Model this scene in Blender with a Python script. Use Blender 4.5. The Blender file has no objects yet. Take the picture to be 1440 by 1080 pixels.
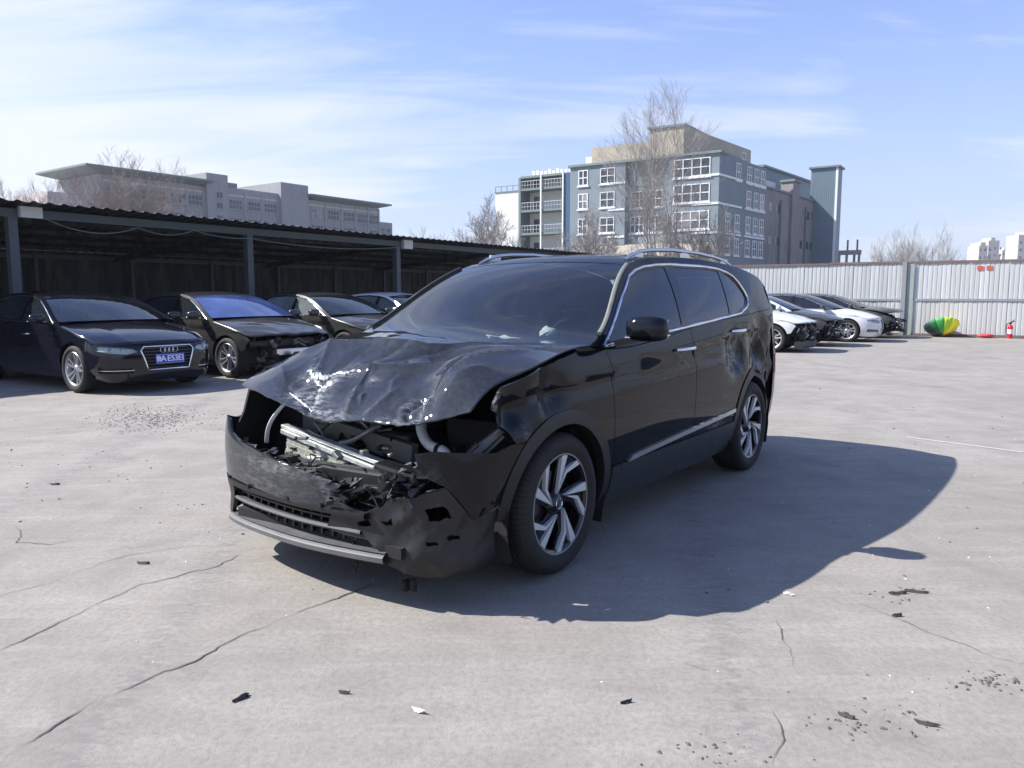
import bpy, bmesh, math, random
import numpy as np
from mathutils import Vector, Matrix, noise as mnoise
from mathutils.geometry import delaunay_2d_cdt
R = math.radians
scene = bpy.context.scene
COL = scene.collection
# ------------------------------------------------------------------ camera
cam = bpy.data.cameras.new('camera'); camo = bpy.data.objects.new('camera', cam); COL.objects.link(camo)
cam.sensor_fit = 'HORIZONTAL'; cam.sensor_width = 36; cam.lens = 36*1085/1440
cam.clip_start = .05; cam.clip_end = 6000
camo.location = (0, 0, 1.366); camo.rotation_euler = (math.pi/2-.1141, 0, 0)
scene.camera = camo
# ------------------------------------------------------------------ sky
SUN_DIR = Vector((-1.11, .083, 1.0)).normalized()
SUN_EL = math.asin(SUN_DIR.z); SUN_ROT = math.atan2(SUN_DIR.x, SUN_DIR.y)
world = bpy.data.worlds.new('World'); scene.world = world; world.use_nodes = True
wn = world.node_tree; wn.nodes.clear(); wl = wn.links
def wnode(t, **k):
    n = wn.nodes.new(t)
    for a, b in k.items(): setattr(n, a, b)
    return n
wo = wnode('ShaderNodeOutputWorld'); wb = wnode('ShaderNodeBackground'); wl.new(wb.outputs[0], wo.inputs[0])
sky = wnode('ShaderNodeTexSky', sky_type='NISHITA', sun_disc=False, sun_elevation=SUN_EL, sun_rotation=SUN_ROT,
            altitude=50, air_density=1.0, dust_density=.8, ozone_density=2.5)
tc = wnode('ShaderNodeTexCoord'); sep = wnode('ShaderNodeSeparateXYZ'); wl.new(tc.outputs['Generated'], sep.inputs[0])
def wmath(op, a, b=None, clamp=False):
    n = wnode('ShaderNodeMath', operation=op, use_clamp=clamp)
    for i, v in enumerate((a, b)):
        if v is None: continue
        if isinstance(v, (int, float)): n.inputs[i].default_value = v
        else: wl.new(v, n.inputs[i])
    return n.outputs[0]
# thin cirrus on a high flat layer: direction projected on a plane, stretched along the wind
zc = wmath('ADD', wmath('MAXIMUM', sep.outputs[2], 0.0), .16)
cx = wmath('DIVIDE', sep.outputs[0], zc); cy = wmath('DIVIDE', sep.outputs[1], zc)
cmb = wnode('ShaderNodeCombineXYZ'); wl.new(wmath('MULTIPLY', cx, .55), cmb.inputs[0]); wl.new(wmath('MULTIPLY', cy, .95), cmb.inputs[1])
cmb.inputs[2].default_value = 9.2
n1 = wnode('ShaderNodeTexNoise'); n1.inputs['Scale'].default_value = .80; n1.inputs['Detail'].default_value = 7; n1.inputs['Roughness'].default_value = .55; n1.inputs['Distortion'].default_value = .7
wl.new(cmb.outputs[0], n1.inputs['Vector'])
# the veil thickens towards the sun's side of the sky
dots = wnode('ShaderNodeVectorMath', operation='DOT_PRODUCT'); wl.new(tc.outputs['Generated'], dots.inputs[0]); dots.inputs[1].default_value = (-.80, .60, .0)
veil = wmath('MAXIMUM', wmath('MULTIPLY', wmath('ADD', dots.outputs['Value'], -.69), 3.3), -.10)
n2 = wnode('ShaderNodeTexNoise'); n2.inputs['Scale'].default_value = 2.1; n2.inputs['Detail'].default_value = 9; n2.inputs['Roughness'].default_value = .62; n2.inputs['Distortion'].default_value = 1.1
mp2 = wnode('ShaderNodeMapping'); wl.new(cmb.outputs[0], mp2.inputs[0]); mp2.inputs['Scale'].default_value = (.55, 1.5, 1); mp2.inputs['Rotation'].default_value = (0, 0, .5); wl.new(mp2.outputs[0], n2.inputs['Vector'])
wisp = wmath('MULTIPLY', wmath('SUBTRACT', n2.outputs['Fac'], .47), 1.8)
cov = wmath('ADD', wmath('ADD', wmath('MULTIPLY', wmath('SUBTRACT', n1.outputs['Fac'], .48), 3.8), wisp), veil)
hz = wmath('POWER', wmath('SUBTRACT', 1.0, wmath('MAXIMUM', sep.outputs[2], 0.0)), 4.0)   # horizon haze
fac = wmath('MINIMUM', wmath('ADD', wmath('MULTIPLY', cov, .9, True), .05), .93, True)
mix = wnode('ShaderNodeMix', data_type='RGBA'); wl.new(fac, mix.inputs['Factor'])
tint = wnode('ShaderNodeMix', data_type='RGBA', blend_type='MULTIPLY'); tint.inputs['Factor'].default_value = 1
wl.new(sky.outputs[0], tint.inputs['A']); tint.inputs['B'].default_value = (.42, .51, .75, 1)
hmix = wnode('ShaderNodeMix', data_type='RGBA'); wl.new(wmath('MULTIPLY', hz, .96), hmix.inputs['Factor']); wl.new(tint.outputs['Result'], hmix.inputs['A']); hmix.inputs['B'].default_value = (2.15, 2.33, 2.72, 1)
wl.new(hmix.outputs['Result'], mix.inputs['A']); mix.inputs['B'].default_value = (2.85, 2.98, 3.25, 1)
wl.new(mix.outputs['Result'], wb.inputs['Color']); wb.inputs['Strength'].default_value = .15
# ------------------------------------------------------------------ sun
sl = bpy.data.lights.new('sun', 'SUN'); so = bpy.data.objects.new('sun', sl); COL.objects.link(so)
sl.energy = 4.1; sl.angle = R(.55); sl.color = (1, .972, .93)
so.rotation_euler = (-SUN_DIR).to_track_quat('-Z', 'Y').to_euler(); so.location = (-20, 10, 30)
scene.view_settings.view_transform = 'Standard'; scene.view_settings.look = 'None'
scene.view_settings.exposure = 1.14; scene.view_settings.gamma = 1
# ------------------------------------------------------------------ helpers
rng = random.Random(7)
def tag(o, label=None, cat=None, group=None, kind=None):
    if label: o['label'] = label
    if cat: o['category'] = cat
    if group: o['group'] = group
    if kind: o['kind'] = kind
    return o
def empty(name, loc=(0, 0, 0), rz=0, parent=None):
    o = bpy.data.objects.new(name, None); COL.objects.link(o); o.location = loc; o.rotation_euler = (0, 0, rz)
    o.empty_display_size = .2
    if parent: o.parent = parent
    return o
def link(name, me, m=None, parent=None, loc=None, rz=None):
    o = bpy.data.objects.new(name, me); COL.objects.link(o)
    if m is not None:
        for q in (m if isinstance(m, (list, tuple)) else [m]): me.materials.append(q)
    if parent: o.parent = parent
    if loc is not None: o.location = loc
    if rz is not None: o.rotation_euler = (0, 0, rz)
    return o
def copy_tree(o, parent=None):
    c = o.copy(); COL.objects.link(c)
    if parent: c.parent = parent
    for ch in o.children: copy_tree(ch, c)
    return c
class MB:
    def __init__(s): s.v = []; s.f = []; s.mi = []; s.cur = 0
    def face(s, *pts):
        b = len(s.v); s.v += [tuple(p) for p in pts]; s.f.append(tuple(range(b, b+len(pts)))); s.mi.append(s.cur)
    def raw(s, vs, fs):
        b = len(s.v); s.v += [tuple(p) for p in vs]
        for f in fs: s.f.append(tuple(b+i for i in f)); s.mi.append(s.cur)
        return s
    def box(s, c, d, rz=0, M=None):
        x, y, z = d[0]/2, d[1]/2, d[2]/2; C = Vector(c)
        Q = M if M is not None else Matrix.Rotation(rz, 3, 'Z')
        vs = [C+Q @ Vector((a*x, b*y, e*z)) for a in (-1, 1) for b in (-1, 1) for e in (-1, 1)]
        return s.raw(vs, [(0, 1, 3, 2), (4, 6, 7, 5), (0, 4, 5, 1), (2, 3, 7, 6), (0, 2, 6, 4), (1, 5, 7, 3)])
    def bar(s, a, b, w, h, up=(0, 0, 1)):
        a = Vector(a); b = Vector(b); d = (b-a); L = d.length; d.normalize(); u = Vector(up)
        r = d.cross(u)
        if r.length < 1e-4: u = Vector((1, 0, 0)); r = d.cross(u)
        r.normalize(); u = r.cross(d)
        return s.box((a+b)/2, (L, w, h), M=Matrix((d, r, u)).transposed())
    def tube(s, pts, r, n=8, caps=True):
        pts = [Vector(p) for p in pts]; m = len(pts); rr = r if isinstance(r, (list, tuple)) else [r]*m
        b = len(s.v); T0 = None
        for i, p in enumerate(pts):
            t = (pts[min(i+1, m-1)]-pts[max(i-1, 0)]).normalized()
            if T0 is None:
                u = Vector((0, 0, 1)) if abs(t.z) < .9 else Vector((1, 0, 0)); u = (u-t*u.dot(t)).normalized()
            else: u = (T0-t*T0.dot(t)).normalized()
            T0 = u; w = t.cross(u)
            for k in range(n):
                a = 2*math.pi*k/n; s.v.append(tuple(p+(u*math.cos(a)+w*math.sin(a))*rr[i]))
        for i in range(m-1):
            for k in range(n):
                k2 = (k+1) % n; s.f.append((b+i*n+k, b+i*n+k2, b+(i+1)*n+k2, b+(i+1)*n+k)); s.mi.append(s.cur)
        if caps:
            s.f.append(tuple(b+k for k in range(n))[::-1]); s.mi.append(s.cur)
            s.f.append(tuple(b+(m-1)*n+k for k in range(n))); s.mi.append(s.cur)
        return s
    def lathe(s, prof, n=48, c=(0, 0, 0), axis='Y', closed=False):
        b = len(s.v); m = len(prof); C = Vector(c)
        for k in range(n):
            a = 2*math.pi*k/n; ca, sa = math.cos(a), math.sin(a)
            for r, h in prof:
                q = (r*ca, h, r*sa) if axis == 'Y' else (r*ca, r*sa, h) if axis == 'Z' else (h, r*ca, r*sa)
                s.v.append(tuple(C+Vector(q)))
        for k in range(n):
            k2 = (k+1) % n
            for i in range(m if closed else m-1):
                j = (i+1) % m
                s.f.append((b+k*m+i, b+k2*m+i, b+k2*m+j, b+k*m+j)); s.mi.append(s.cur)
        return s
    def grid(s, P):
        P = np.asarray(P); a, c = P.shape[:2]; b = len(s.v)
        s.v += [tuple(map(float, q)) for q in P.reshape(-1, 3)]
        for i in range(a-1):
            for j in range(c-1):
                s.f.append((b+i*c+j, b+(i+1)*c+j, b+(i+1)*c+j+1, b+i*c+j+1)); s.mi.append(s.cur)
        return s
    def prism(s, poly, z0, z1):
        n = len(poly); vs = [(x, y, z0) for x, y in poly]+[(x, y, z1) for x, y in poly]
        fs = [tuple(range(n))[::-1], tuple(range(n, 2*n))]+[(i, (i+1) % n, n+(i+1) % n, n+i) for i in range(n)]
        return s.raw(vs, fs)
    def mesh(s, name, smooth=None):
        me = bpy.data.meshes.new(name); me.from_pydata(s.v, [], s.f)
        bm = bmesh.new(); bm.from_mesh(me); bmesh.ops.recalc_face_normals(bm, faces=bm.faces); bm.to_mesh(me); bm.free()
        if any(s.mi): me.polygons.foreach_set('material_index', s.mi)
        if smooth is not None:
            me.polygons.foreach_set('use_smooth', [True]*len(me.polygons)); me.set_sharp_from_angle(angle=R(smooth))
        return me
    def obj(s, name, m=None, parent=None, smooth=None, **k): return link(name, s.mesh(name, smooth), m, parent, **k)
def bevel(o, w=.01, seg=2):
    b = o.modifiers.new('bevel', 'BEVEL'); b.width = w; b.segments = seg; b.limit_method = 'ANGLE'; b.angle_limit = R(40); return o
def fbm(x, y=0, z=0, o=4): return mnoise.fractal(Vector((x, y, z)), .9, 2.1, o)
# ------------------------------------------------------------------ material kit
class NT:
    def __init__(s, name):
        s.m = bpy.data.materials.new(name); s.m.use_nodes = True; s.t = s.m.node_tree; s.n = s.t.nodes; s.l = s.t.links
        s.b = s.n['Principled BSDF']; s.out = s.n['Material Output']
    def node(s, t, **k):
        n = s.n.new(t)
        for a, b in k.items(): setattr(n, a, b)
        return n
    def put(s, sock, v):
        if isinstance(v, bpy.types.NodeSocket): s.l.new(v, sock)
        elif isinstance(v, (tuple, list)) and len(v) == 3 and sock.type == 'RGBA': sock.default_value = (*v, 1)
        else: sock.default_value = v
    def P(s, **k):
        for a, v in k.items(): s.put(s.b.inputs[a.replace('_', ' ')], v)
        return s
    def coord(s, kind='Object'): return s.node('ShaderNodeTexCoord').outputs[kind]
    def noise(s, scale, detail=4, rough=.55, vec=None, dist=0, stretch=None):
        n = s.node('ShaderNodeTexNoise'); n.inputs['Scale'].default_value = scale; n.inputs['Detail'].default_value = detail
        n.inputs['Roughness'].default_value = rough; n.inputs['Distortion'].default_value = dist
        v = vec if vec is not None else s.coord()
        if stretch:
            mp = s.node('ShaderNodeMapping'); s.l.new(v, mp.inputs[0]); mp.inputs['Scale'].default_value = stretch; v = mp.outputs[0]
        s.l.new(v, n.inputs['Vector']); return n.outputs['Fac']
    def ramp(s, f, stops):
        r = s.node('ShaderNodeValToRGB'); s.l.new(f, r.inputs[0]); e = r.color_ramp.elements
        while len(e) < len(stops): e.new(.5)
        for q, (p, c) in zip(e, stops):
            q.position = p; q.color = (c, c, c, 1) if isinstance(c, (int, float)) else (*c, 1)
        return r.outputs[0]
    def mixc(s, f, a, b, bt='MIX'):
        n = s.node('ShaderNodeMix', data_type='RGBA', blend_type=bt); s.put(n.inputs['Factor'], f); s.put(n.inputs['A'], a); s.put(n.inputs['B'], b); return n.outputs['Result']
    def math(s, op, a, b=None, clamp=False):
        n = s.node('ShaderNodeMath', operation=op, use_clamp=clamp); s.put(n.inputs[0], a)
        if b is not None: s.put(n.inputs[1], b)
        return n.outputs[0]
    def bump(s, h, strength=.3, dist=.01):
        n = s.node('ShaderNodeBump'); n.inputs['Strength'].default_value = strength; n.inputs['Distance'].default_value = dist
        s.l.new(h, n.inputs['Height']); s.l.new(n.outputs[0], s.b.inputs['Normal']); return s
    def attr(s, name): return s.node('ShaderNodeAttribute', attribute_name=name).outputs['Fac']
def simple(name, c, rough=.6, metal=0, var=.12, scale=8, bump=0, bscale=60, dist=.004, **k):
    t = NT(name); n = t.noise(scale, 5)
    t.P(Base_Color=t.mixc(n, tuple(x*(1-var) for x in c), tuple(min(1, x*(1+var)) for x in c)), Roughness=t.math('ADD', t.math('MULTIPLY', n, .16), rough-.08), Metallic=metal, **k)
    if bump: t.bump(t.noise(bscale, 4), bump, dist)
    return t.m
def paint(name, c, rough=.16, dust=.10, metal=0.0, dust_sheen=(.30, .29, .27), coat=.62, crough=.03, spec=.2):
    t = NT(name); n = t.noise(3.5, 6, .6); n2 = t.noise(40, 4, .6)
    d = t.math('MULTIPLY', t.math('MULTIPLY', n, n2), dust*4, True)
    sc = t.attr('scratch')
    grit = t.ramp(t.noise(38, 6, .75, stretch=(1, .45, 1.6)), [(.44, 0), (.62, 1)])
    sm = t.math('MULTIPLY', sc, grit)
    base = t.mixc(sm, t.mixc(d, c, dust_sheen), (.40, .41, .41))
    t.P(Base_Color=base, Metallic=metal, Roughness=t.math('ADD', t.math('ADD', rough, t.math('MULTIPLY', d, .5)), t.math('MULTIPLY', sm, .25)), Coat_Weight=t.math('SUBTRACT', coat, t.math('MULTIPLY', sm, coat*.8)), Coat_Roughness=crough, Specular_IOR_Level=spec)
    return t.m
def glass(name, tint=.30, dusty=.05, tc=(.9, 1, .96), dust_sheen=(.42, .46, .5)):  # diffuse film: dust and, on some panes, sky reflection painted as colour
    t = NT(name); t.n.remove(t.b)
    tr = t.node('ShaderNodeBsdfTransparent'); tr.inputs[0].default_value = (tint*tc[0], tint*tc[1], tint*tc[2], 1)
    gl = t.node('ShaderNodeBsdfGlossy'); gl.inputs['Roughness'].default_value = .02; gl.inputs[0].default_value = (1, 1, 1, 1)
    df = t.node('ShaderNodeBsdfDiffuse'); df.inputs[0].default_value = (*dust_sheen, 1)
    fr = t.node('ShaderNodeFresnel'); fr.inputs[0].default_value = 1.52
    m0 = t.node('ShaderNodeMixShader'); t.l.new(t.math('MULTIPLY', t.noise(2.2, 6, .65), dusty*2), m0.inputs[0]); t.l.new(tr.outputs[0], m0.inputs[1]); t.l.new(df.outputs[0], m0.inputs[2])
    m1 = t.node('ShaderNodeMixShader'); t.l.new(fr.outputs[0], m1.inputs[0]); t.l.new(m0.outputs[0], m1.inputs[1]); t.l.new(gl.outputs[0], m1.inputs[2])
    t.l.new(m1.outputs[0], t.out.inputs['Surface']); return t.m
M = {}
M['black_paint'] = paint('black paint', (.0030, .0042, .0060), .2, .006, coat=.62, crough=.012, spec=.0)
M['black_trim'] = simple('black plastic trim', (.008, .008, .009), .5, bump=.15, bscale=220)
M['gloss_black'] = simple('gloss black', (.006, .006, .007), .12, var=.05)
M['dark'] = simple('dark interior', (.016, .016, .017), .8)
M['void'] = simple('black liner', (.008, .008, .008), .9)
M['chrome'] = simple('chrome', (.78, .79, .80), .14, 1, var=.03)
M['alu'] = simple('brushed aluminium', (.62, .63, .64), .32, 1, var=.06)
M['silver'] = simple('silver alloy', (.50, .51, .52), .30, .75, var=.05)
M['steel'] = simple('grey steel', (.22, .22, .22), .5, .7, var=.25, scale=20)
M['white_plastic'] = simple('white plastic', (.74, .74, .72), .45, var=.08)
M['rubber_seal'] = simple('rubber seal', (.018, .018, .018), .6)
M['glass'] = glass('windscreen glass', .68, .03, dust_sheen=(.30, .36, .44))  # blue-grey film also paints in part of the sky reflection
M['tint_glass'] = glass('tinted side glass', .10, .085, dust_sheen=(.20, .235, .29))  # blue-grey film colour stands in for reflected sky
M['clear_glass'] = glass('clear glass', .75, .03)
M['lamp_glass'] = glass('headlamp cover', .95, .02)
M['leather'] = simple('grey seat leather', (.05, .05, .052), .6)
M['airbag'] = simple('airbag cloth', (.72, .74, .73), .8)
def tyre_mat():
    t = NT('tyre rubber'); co = t.coord('Object'); s = t.node('ShaderNodeSeparateXYZ'); t.l.new(co, s.inputs[0])
    an = t.math('ARCTAN2', s.outputs[0], s.outputs[2]); rad = t.math('SQRT', t.math('ADD', t.math('MULTIPLY', s.outputs[0], s.outputs[0]), t.math('MULTIPLY', s.outputs[2], s.outputs[2])))
    w = t.math('SINE', t.math('ADD', t.math('MULTIPLY', an, 84), t.math('MULTIPLY', s.outputs[1], 22)))
    sip = t.math('MULTIPLY', t.math('GREATER_THAN', w, .72), t.math('GREATER_THAN', rad, .325))
    n = t.noise(9, 5)
    t.P(Base_Color=t.mixc(sip, t.mixc(n, (.008, .0075, .007), (.022, .0205, .019)), (.003, .003, .003)), Roughness=.78)
    t.bump(t.math('SUBTRACT', t.math('MULTIPLY', n, .25), sip), 1.0, .012); return t.m
M['tyre'] = tyre_mat()
def Sp(pts):
    """natural cubic spline through (x,y) points, linear outside"""
    a=np.array(sorted(pts),float); x=a[:,0]; y=a[:,1]; n=len(x); h=np.diff(x)
    A=np.eye(n); b=np.zeros(n)
    for i in range(1,n-1):
        A[i,i-1]=h[i-1]; A[i,i]=2*(h[i-1]+h[i]); A[i,i+1]=h[i]
        b[i]=6*((y[i+1]-y[i])/h[i]-(y[i]-y[i-1])/h[i-1])
    M=np.linalg.solve(A,b)
    def f(q):
        q=np.asarray(q,float); i=np.clip(np.searchsorted(x,q)-1,0,n-2)
        hh=h[i]; t=q-x[i]; u=x[i+1]-q
        r=(M[i]*u**3+M[i+1]*t**3)/(6*hh)+(y[i]/hh-M[i]*hh/6)*u+(y[i+1]/hh-M[i+1]*hh/6)*t
        s0=(y[1]-y[0])/h[0]-h[0]*M[1]/6; s1=(y[-1]-y[-2])/h[-1]+h[-1]*M[-2]/6
        r=np.where(q<x[0],y[0]+s0*(q-x[0]),r); r=np.where(q>x[-1],y[-1]+s1*(q-x[-1]),r)
        return r
    return f
def Li(pts):
    a=np.array(sorted(pts),float)
    return lambda q: np.interp(q,a[:,0],a[:,1])
class CarSurf:
    """car body skin: x forward (0 = front axle), y left, z up"""
    def __init__(s,P):
        s.P=P
        pl=np.array(P['plan'],float); m=pl[::-1].copy()
        full=np.concatenate([pl[:0:-1]*[1,-1],pl])            # right rear .. front centre .. left rear
        t=np.concatenate([[0],np.cumsum(np.hypot(*np.diff(full,axis=0).T))])
        fx=Sp(list(zip(t,full[:,0]))); fy=Sp(list(zip(t,full[:,1])))
        q=np.linspace(t[0],t[-1],1601); X=fx(q);Y=fy(q)
        L=np.concatenate([[0],np.cumsum(np.hypot(np.diff(X),np.diff(Y)))]); L-=L[800]
        s.L=L;s.X=X;s.Y=Y
        tx=np.gradient(X,L);ty=np.gradient(Y,L);n=np.hypot(tx,ty)
        s.NX=ty/n;s.NY=-tx/n                                       # outward
        s.d=Sp(P['inset']); s.zs=Sp(P['crease']); s.zb=Sp(P['belt']); s.zc=Sp(P['cant'])
        s.nose=Sp(P['nose']) if 'nose' in P else None; s.dent=P.get('dent'); h=L>0; s.k1,s.k2=P['lean']; s.tuck=P.get('tuck',.014)
        w=h&(Y>.55*Y.max()); xs=X[w];o=np.argsort(xs); s._xs=xs[o]; s._ls=L[w][o]
    def sx(s,x): return np.interp(x,s._xs,s._ls)
    def inset(s,x,z):
        zs=s.zs(x); t=zs-z
        up=.10*(-t)+.6*t*t
        dn=s.d(z)+s.tuck*(np.maximum(t,0)/.035)*np.exp(1-np.maximum(t,0)/.035)
        return np.where(t<0,up+s.d(zs),dn)
    def low(s,l,z):
        l=np.asarray(l,float);z=np.asarray(z,float)
        X=np.interp(l,s.L,s.X);Y=np.interp(l,s.L,s.Y);NX=np.interp(l,s.L,s.NX);NY=np.interp(l,s.L,s.NY)
        d=s.inset(X,z)
        if s.nose is not None:
            w=np.clip((1.15-np.abs(l))/.5,0,1); w=w*w*(3-2*w); d=d*(1-w)+s.nose(z)*w
        return np.stack([X-NX*d,Y-NY*d,z+0*X],-1)
    def side(s,x,z,sg=1):
        x=np.asarray(x,float);z=np.asarray(z,float)
        zb=s.zb(x); a=s.low(s.sx(x),np.minimum(z,zb)); t=np.maximum(z-zb,0)
        y=a[...,1]-s.k1*t-s.k2*t*t
        if s.dent is not None: y=y-s.dent(x,z,sg)
        return np.stack([np.where(z>zb,x,a[...,0]),sg*y,z+0*x],-1)
# ------------------------------------------------------------------ panels cut from a skin
def inpoly(P, poly):
    P = np.asarray(P, float); q = np.asarray(poly, float); x, y = P[:, 0], P[:, 1]; r = np.zeros(len(P), bool)
    x1, y1 = q[:, 0], q[:, 1]; x2, y2 = np.roll(x1, -1), np.roll(y1, -1)
    for i in range(len(q)):
        c = ((y1[i] > y) != (y2[i] > y))
        if c.any():
            with np.errstate(divide='ignore', invalid='ignore'): r ^= c & (x < (x2[i]-x1[i])*(y-y1[i])/(y2[i]-y1[i]+1e-12)+x1[i])
    return r
def dens(poly, step):
    o = []
    for i in range(len(poly)):
        a = np.array(poly[i], float); b = np.array(poly[(i+1) % len(poly)], float); n = max(1, int(np.ceil(np.hypot(*(b-a))/step)))
        for k in range(n): o.append(tuple(a+(b-a)*k/n))
    return o
def panel(name, loops, f, m, parent, out, step=.07, rim=.012, off=0, scratch=None):
    """mesh panel: polygon loops (first outer, rest holes) in surface coordinates, mapped by f(a,b)"""
    loops = [dens(l, step*.8) for l in loops]; pts = []; edges = []
    for l in loops:
        b = len(pts); n = len(l); pts += l; edges += [(b+i, b+(i+1) % n) for i in range(n)]
    A = np.array(pts); lo, hi = A.min(0), A.max(0)
    gx, gy = np.meshgrid(np.arange(lo[0]+step*.5, hi[0], step), np.arange(lo[1]+step*.5, hi[1], step)); gx = gx+(np.arange(gx.shape[0]) % 2)[:, None]*step*.5
    G = np.stack([gx.ravel(), gy.ravel()], 1)
    if len(G):
        k = inpoly(G, loops[0])
        for h in loops[1:]: k &= ~inpoly(G, h)
        G = G[k]
    if len(G):
        d2 = ((G[:, None, :]-A[None])**2).sum(2).min(1); G = G[d2 > (step*.38)**2]
    allp = [Vector(p) for p in pts]+[Vector(p) for p in G]
    V, Ed, F, *_ = delaunay_2d_cdt(allp, edges, [], 0, 1e-6)
    V = np.array([(v.x, v.y) for v in V]); T = np.array([t for t in F if len(t) == 3])
    c = V[T].mean(1); k = inpoly(c, loops[0])
    for h in loops[1:]: k &= ~inpoly(c, h)
    T = T[k]
    e = 1e-3; P = f(V[:, 0], V[:, 1]); N = np.cross(f(V[:, 0]+e, V[:, 1])-f(V[:, 0]-e, V[:, 1]), f(V[:, 0], V[:, 1]+e)-f(V[:, 0], V[:, 1]-e))
    N /= np.linalg.norm(N, axis=1)[:, None]+1e-12
    if (N.mean(0) @ np.array(out, float)) < 0: N = -N
    P = P+N*off
    tn = np.cross(P[T[:, 1]]-P[T[:, 0]], P[T[:, 2]]-P[T[:, 0]]); fl = (tn*N[T].mean(1)).sum(1) < 0; T[fl] = T[fl][:, ::-1]
    ec = {}
    for t in T:
        for a, b in ((t[0], t[1]), (t[1], t[2]), (t[2], t[0])):
            q = (min(a, b), max(a, b)); ec[q] = None if q in ec else (a, b)
    be = [v for v in ec.values() if v is not None]
    vs = [tuple(p) for p in P]; fs = [tuple(int(i) for i in t) for t in T]; nn = [tuple(n) for n in N]
    if rim:
        mp = {}
        def dup(i):
            if i not in mp:
                mp[i] = len(vs); vs.append(tuple(P[i])); vs.append(tuple(P[i]-N[i]*rim)); nn.extend([(0, 0, 0)]*2)
            return mp[i]
        for a, b in be:
            p, q = dup(a), dup(b); fs.append((q, p, p+1, q+1))
    me = bpy.data.meshes.new(name); me.from_pydata(vs, [], fs)
    me.polygons.foreach_set('use_smooth', [True]*len(fs)); me.normals_split_custom_set_from_vertices(nn)
    if scratch is not None:
        at = me.attributes.new('scratch', 'FLOAT', 'POINT'); at.data.foreach_set('value', [float(x) for x in scratch(np.array(vs))])
    return link(name, me, m, parent)
def arc(cx, cz, r, a0, a1, n=18):
    return [(cx+r*math.cos(R(a0+(a1-a0)*i/n)), cz+r*math.sin(R(a0+(a1-a0)*i/n))) for i in range(n+1)]
def skin_obj(name, P, m, parent, smooth=60, scratch=None):
    o = MB().grid(P).obj(name, m, parent, smooth=smooth)
    if scratch is not None:
        at = o.data.attributes.new('scratch', 'FLOAT', 'POINT'); at.data.foreach_set('value', [float(x) for x in scratch(np.array([v.co[:] for v in o.data.vertices]))])
    return o
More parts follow.
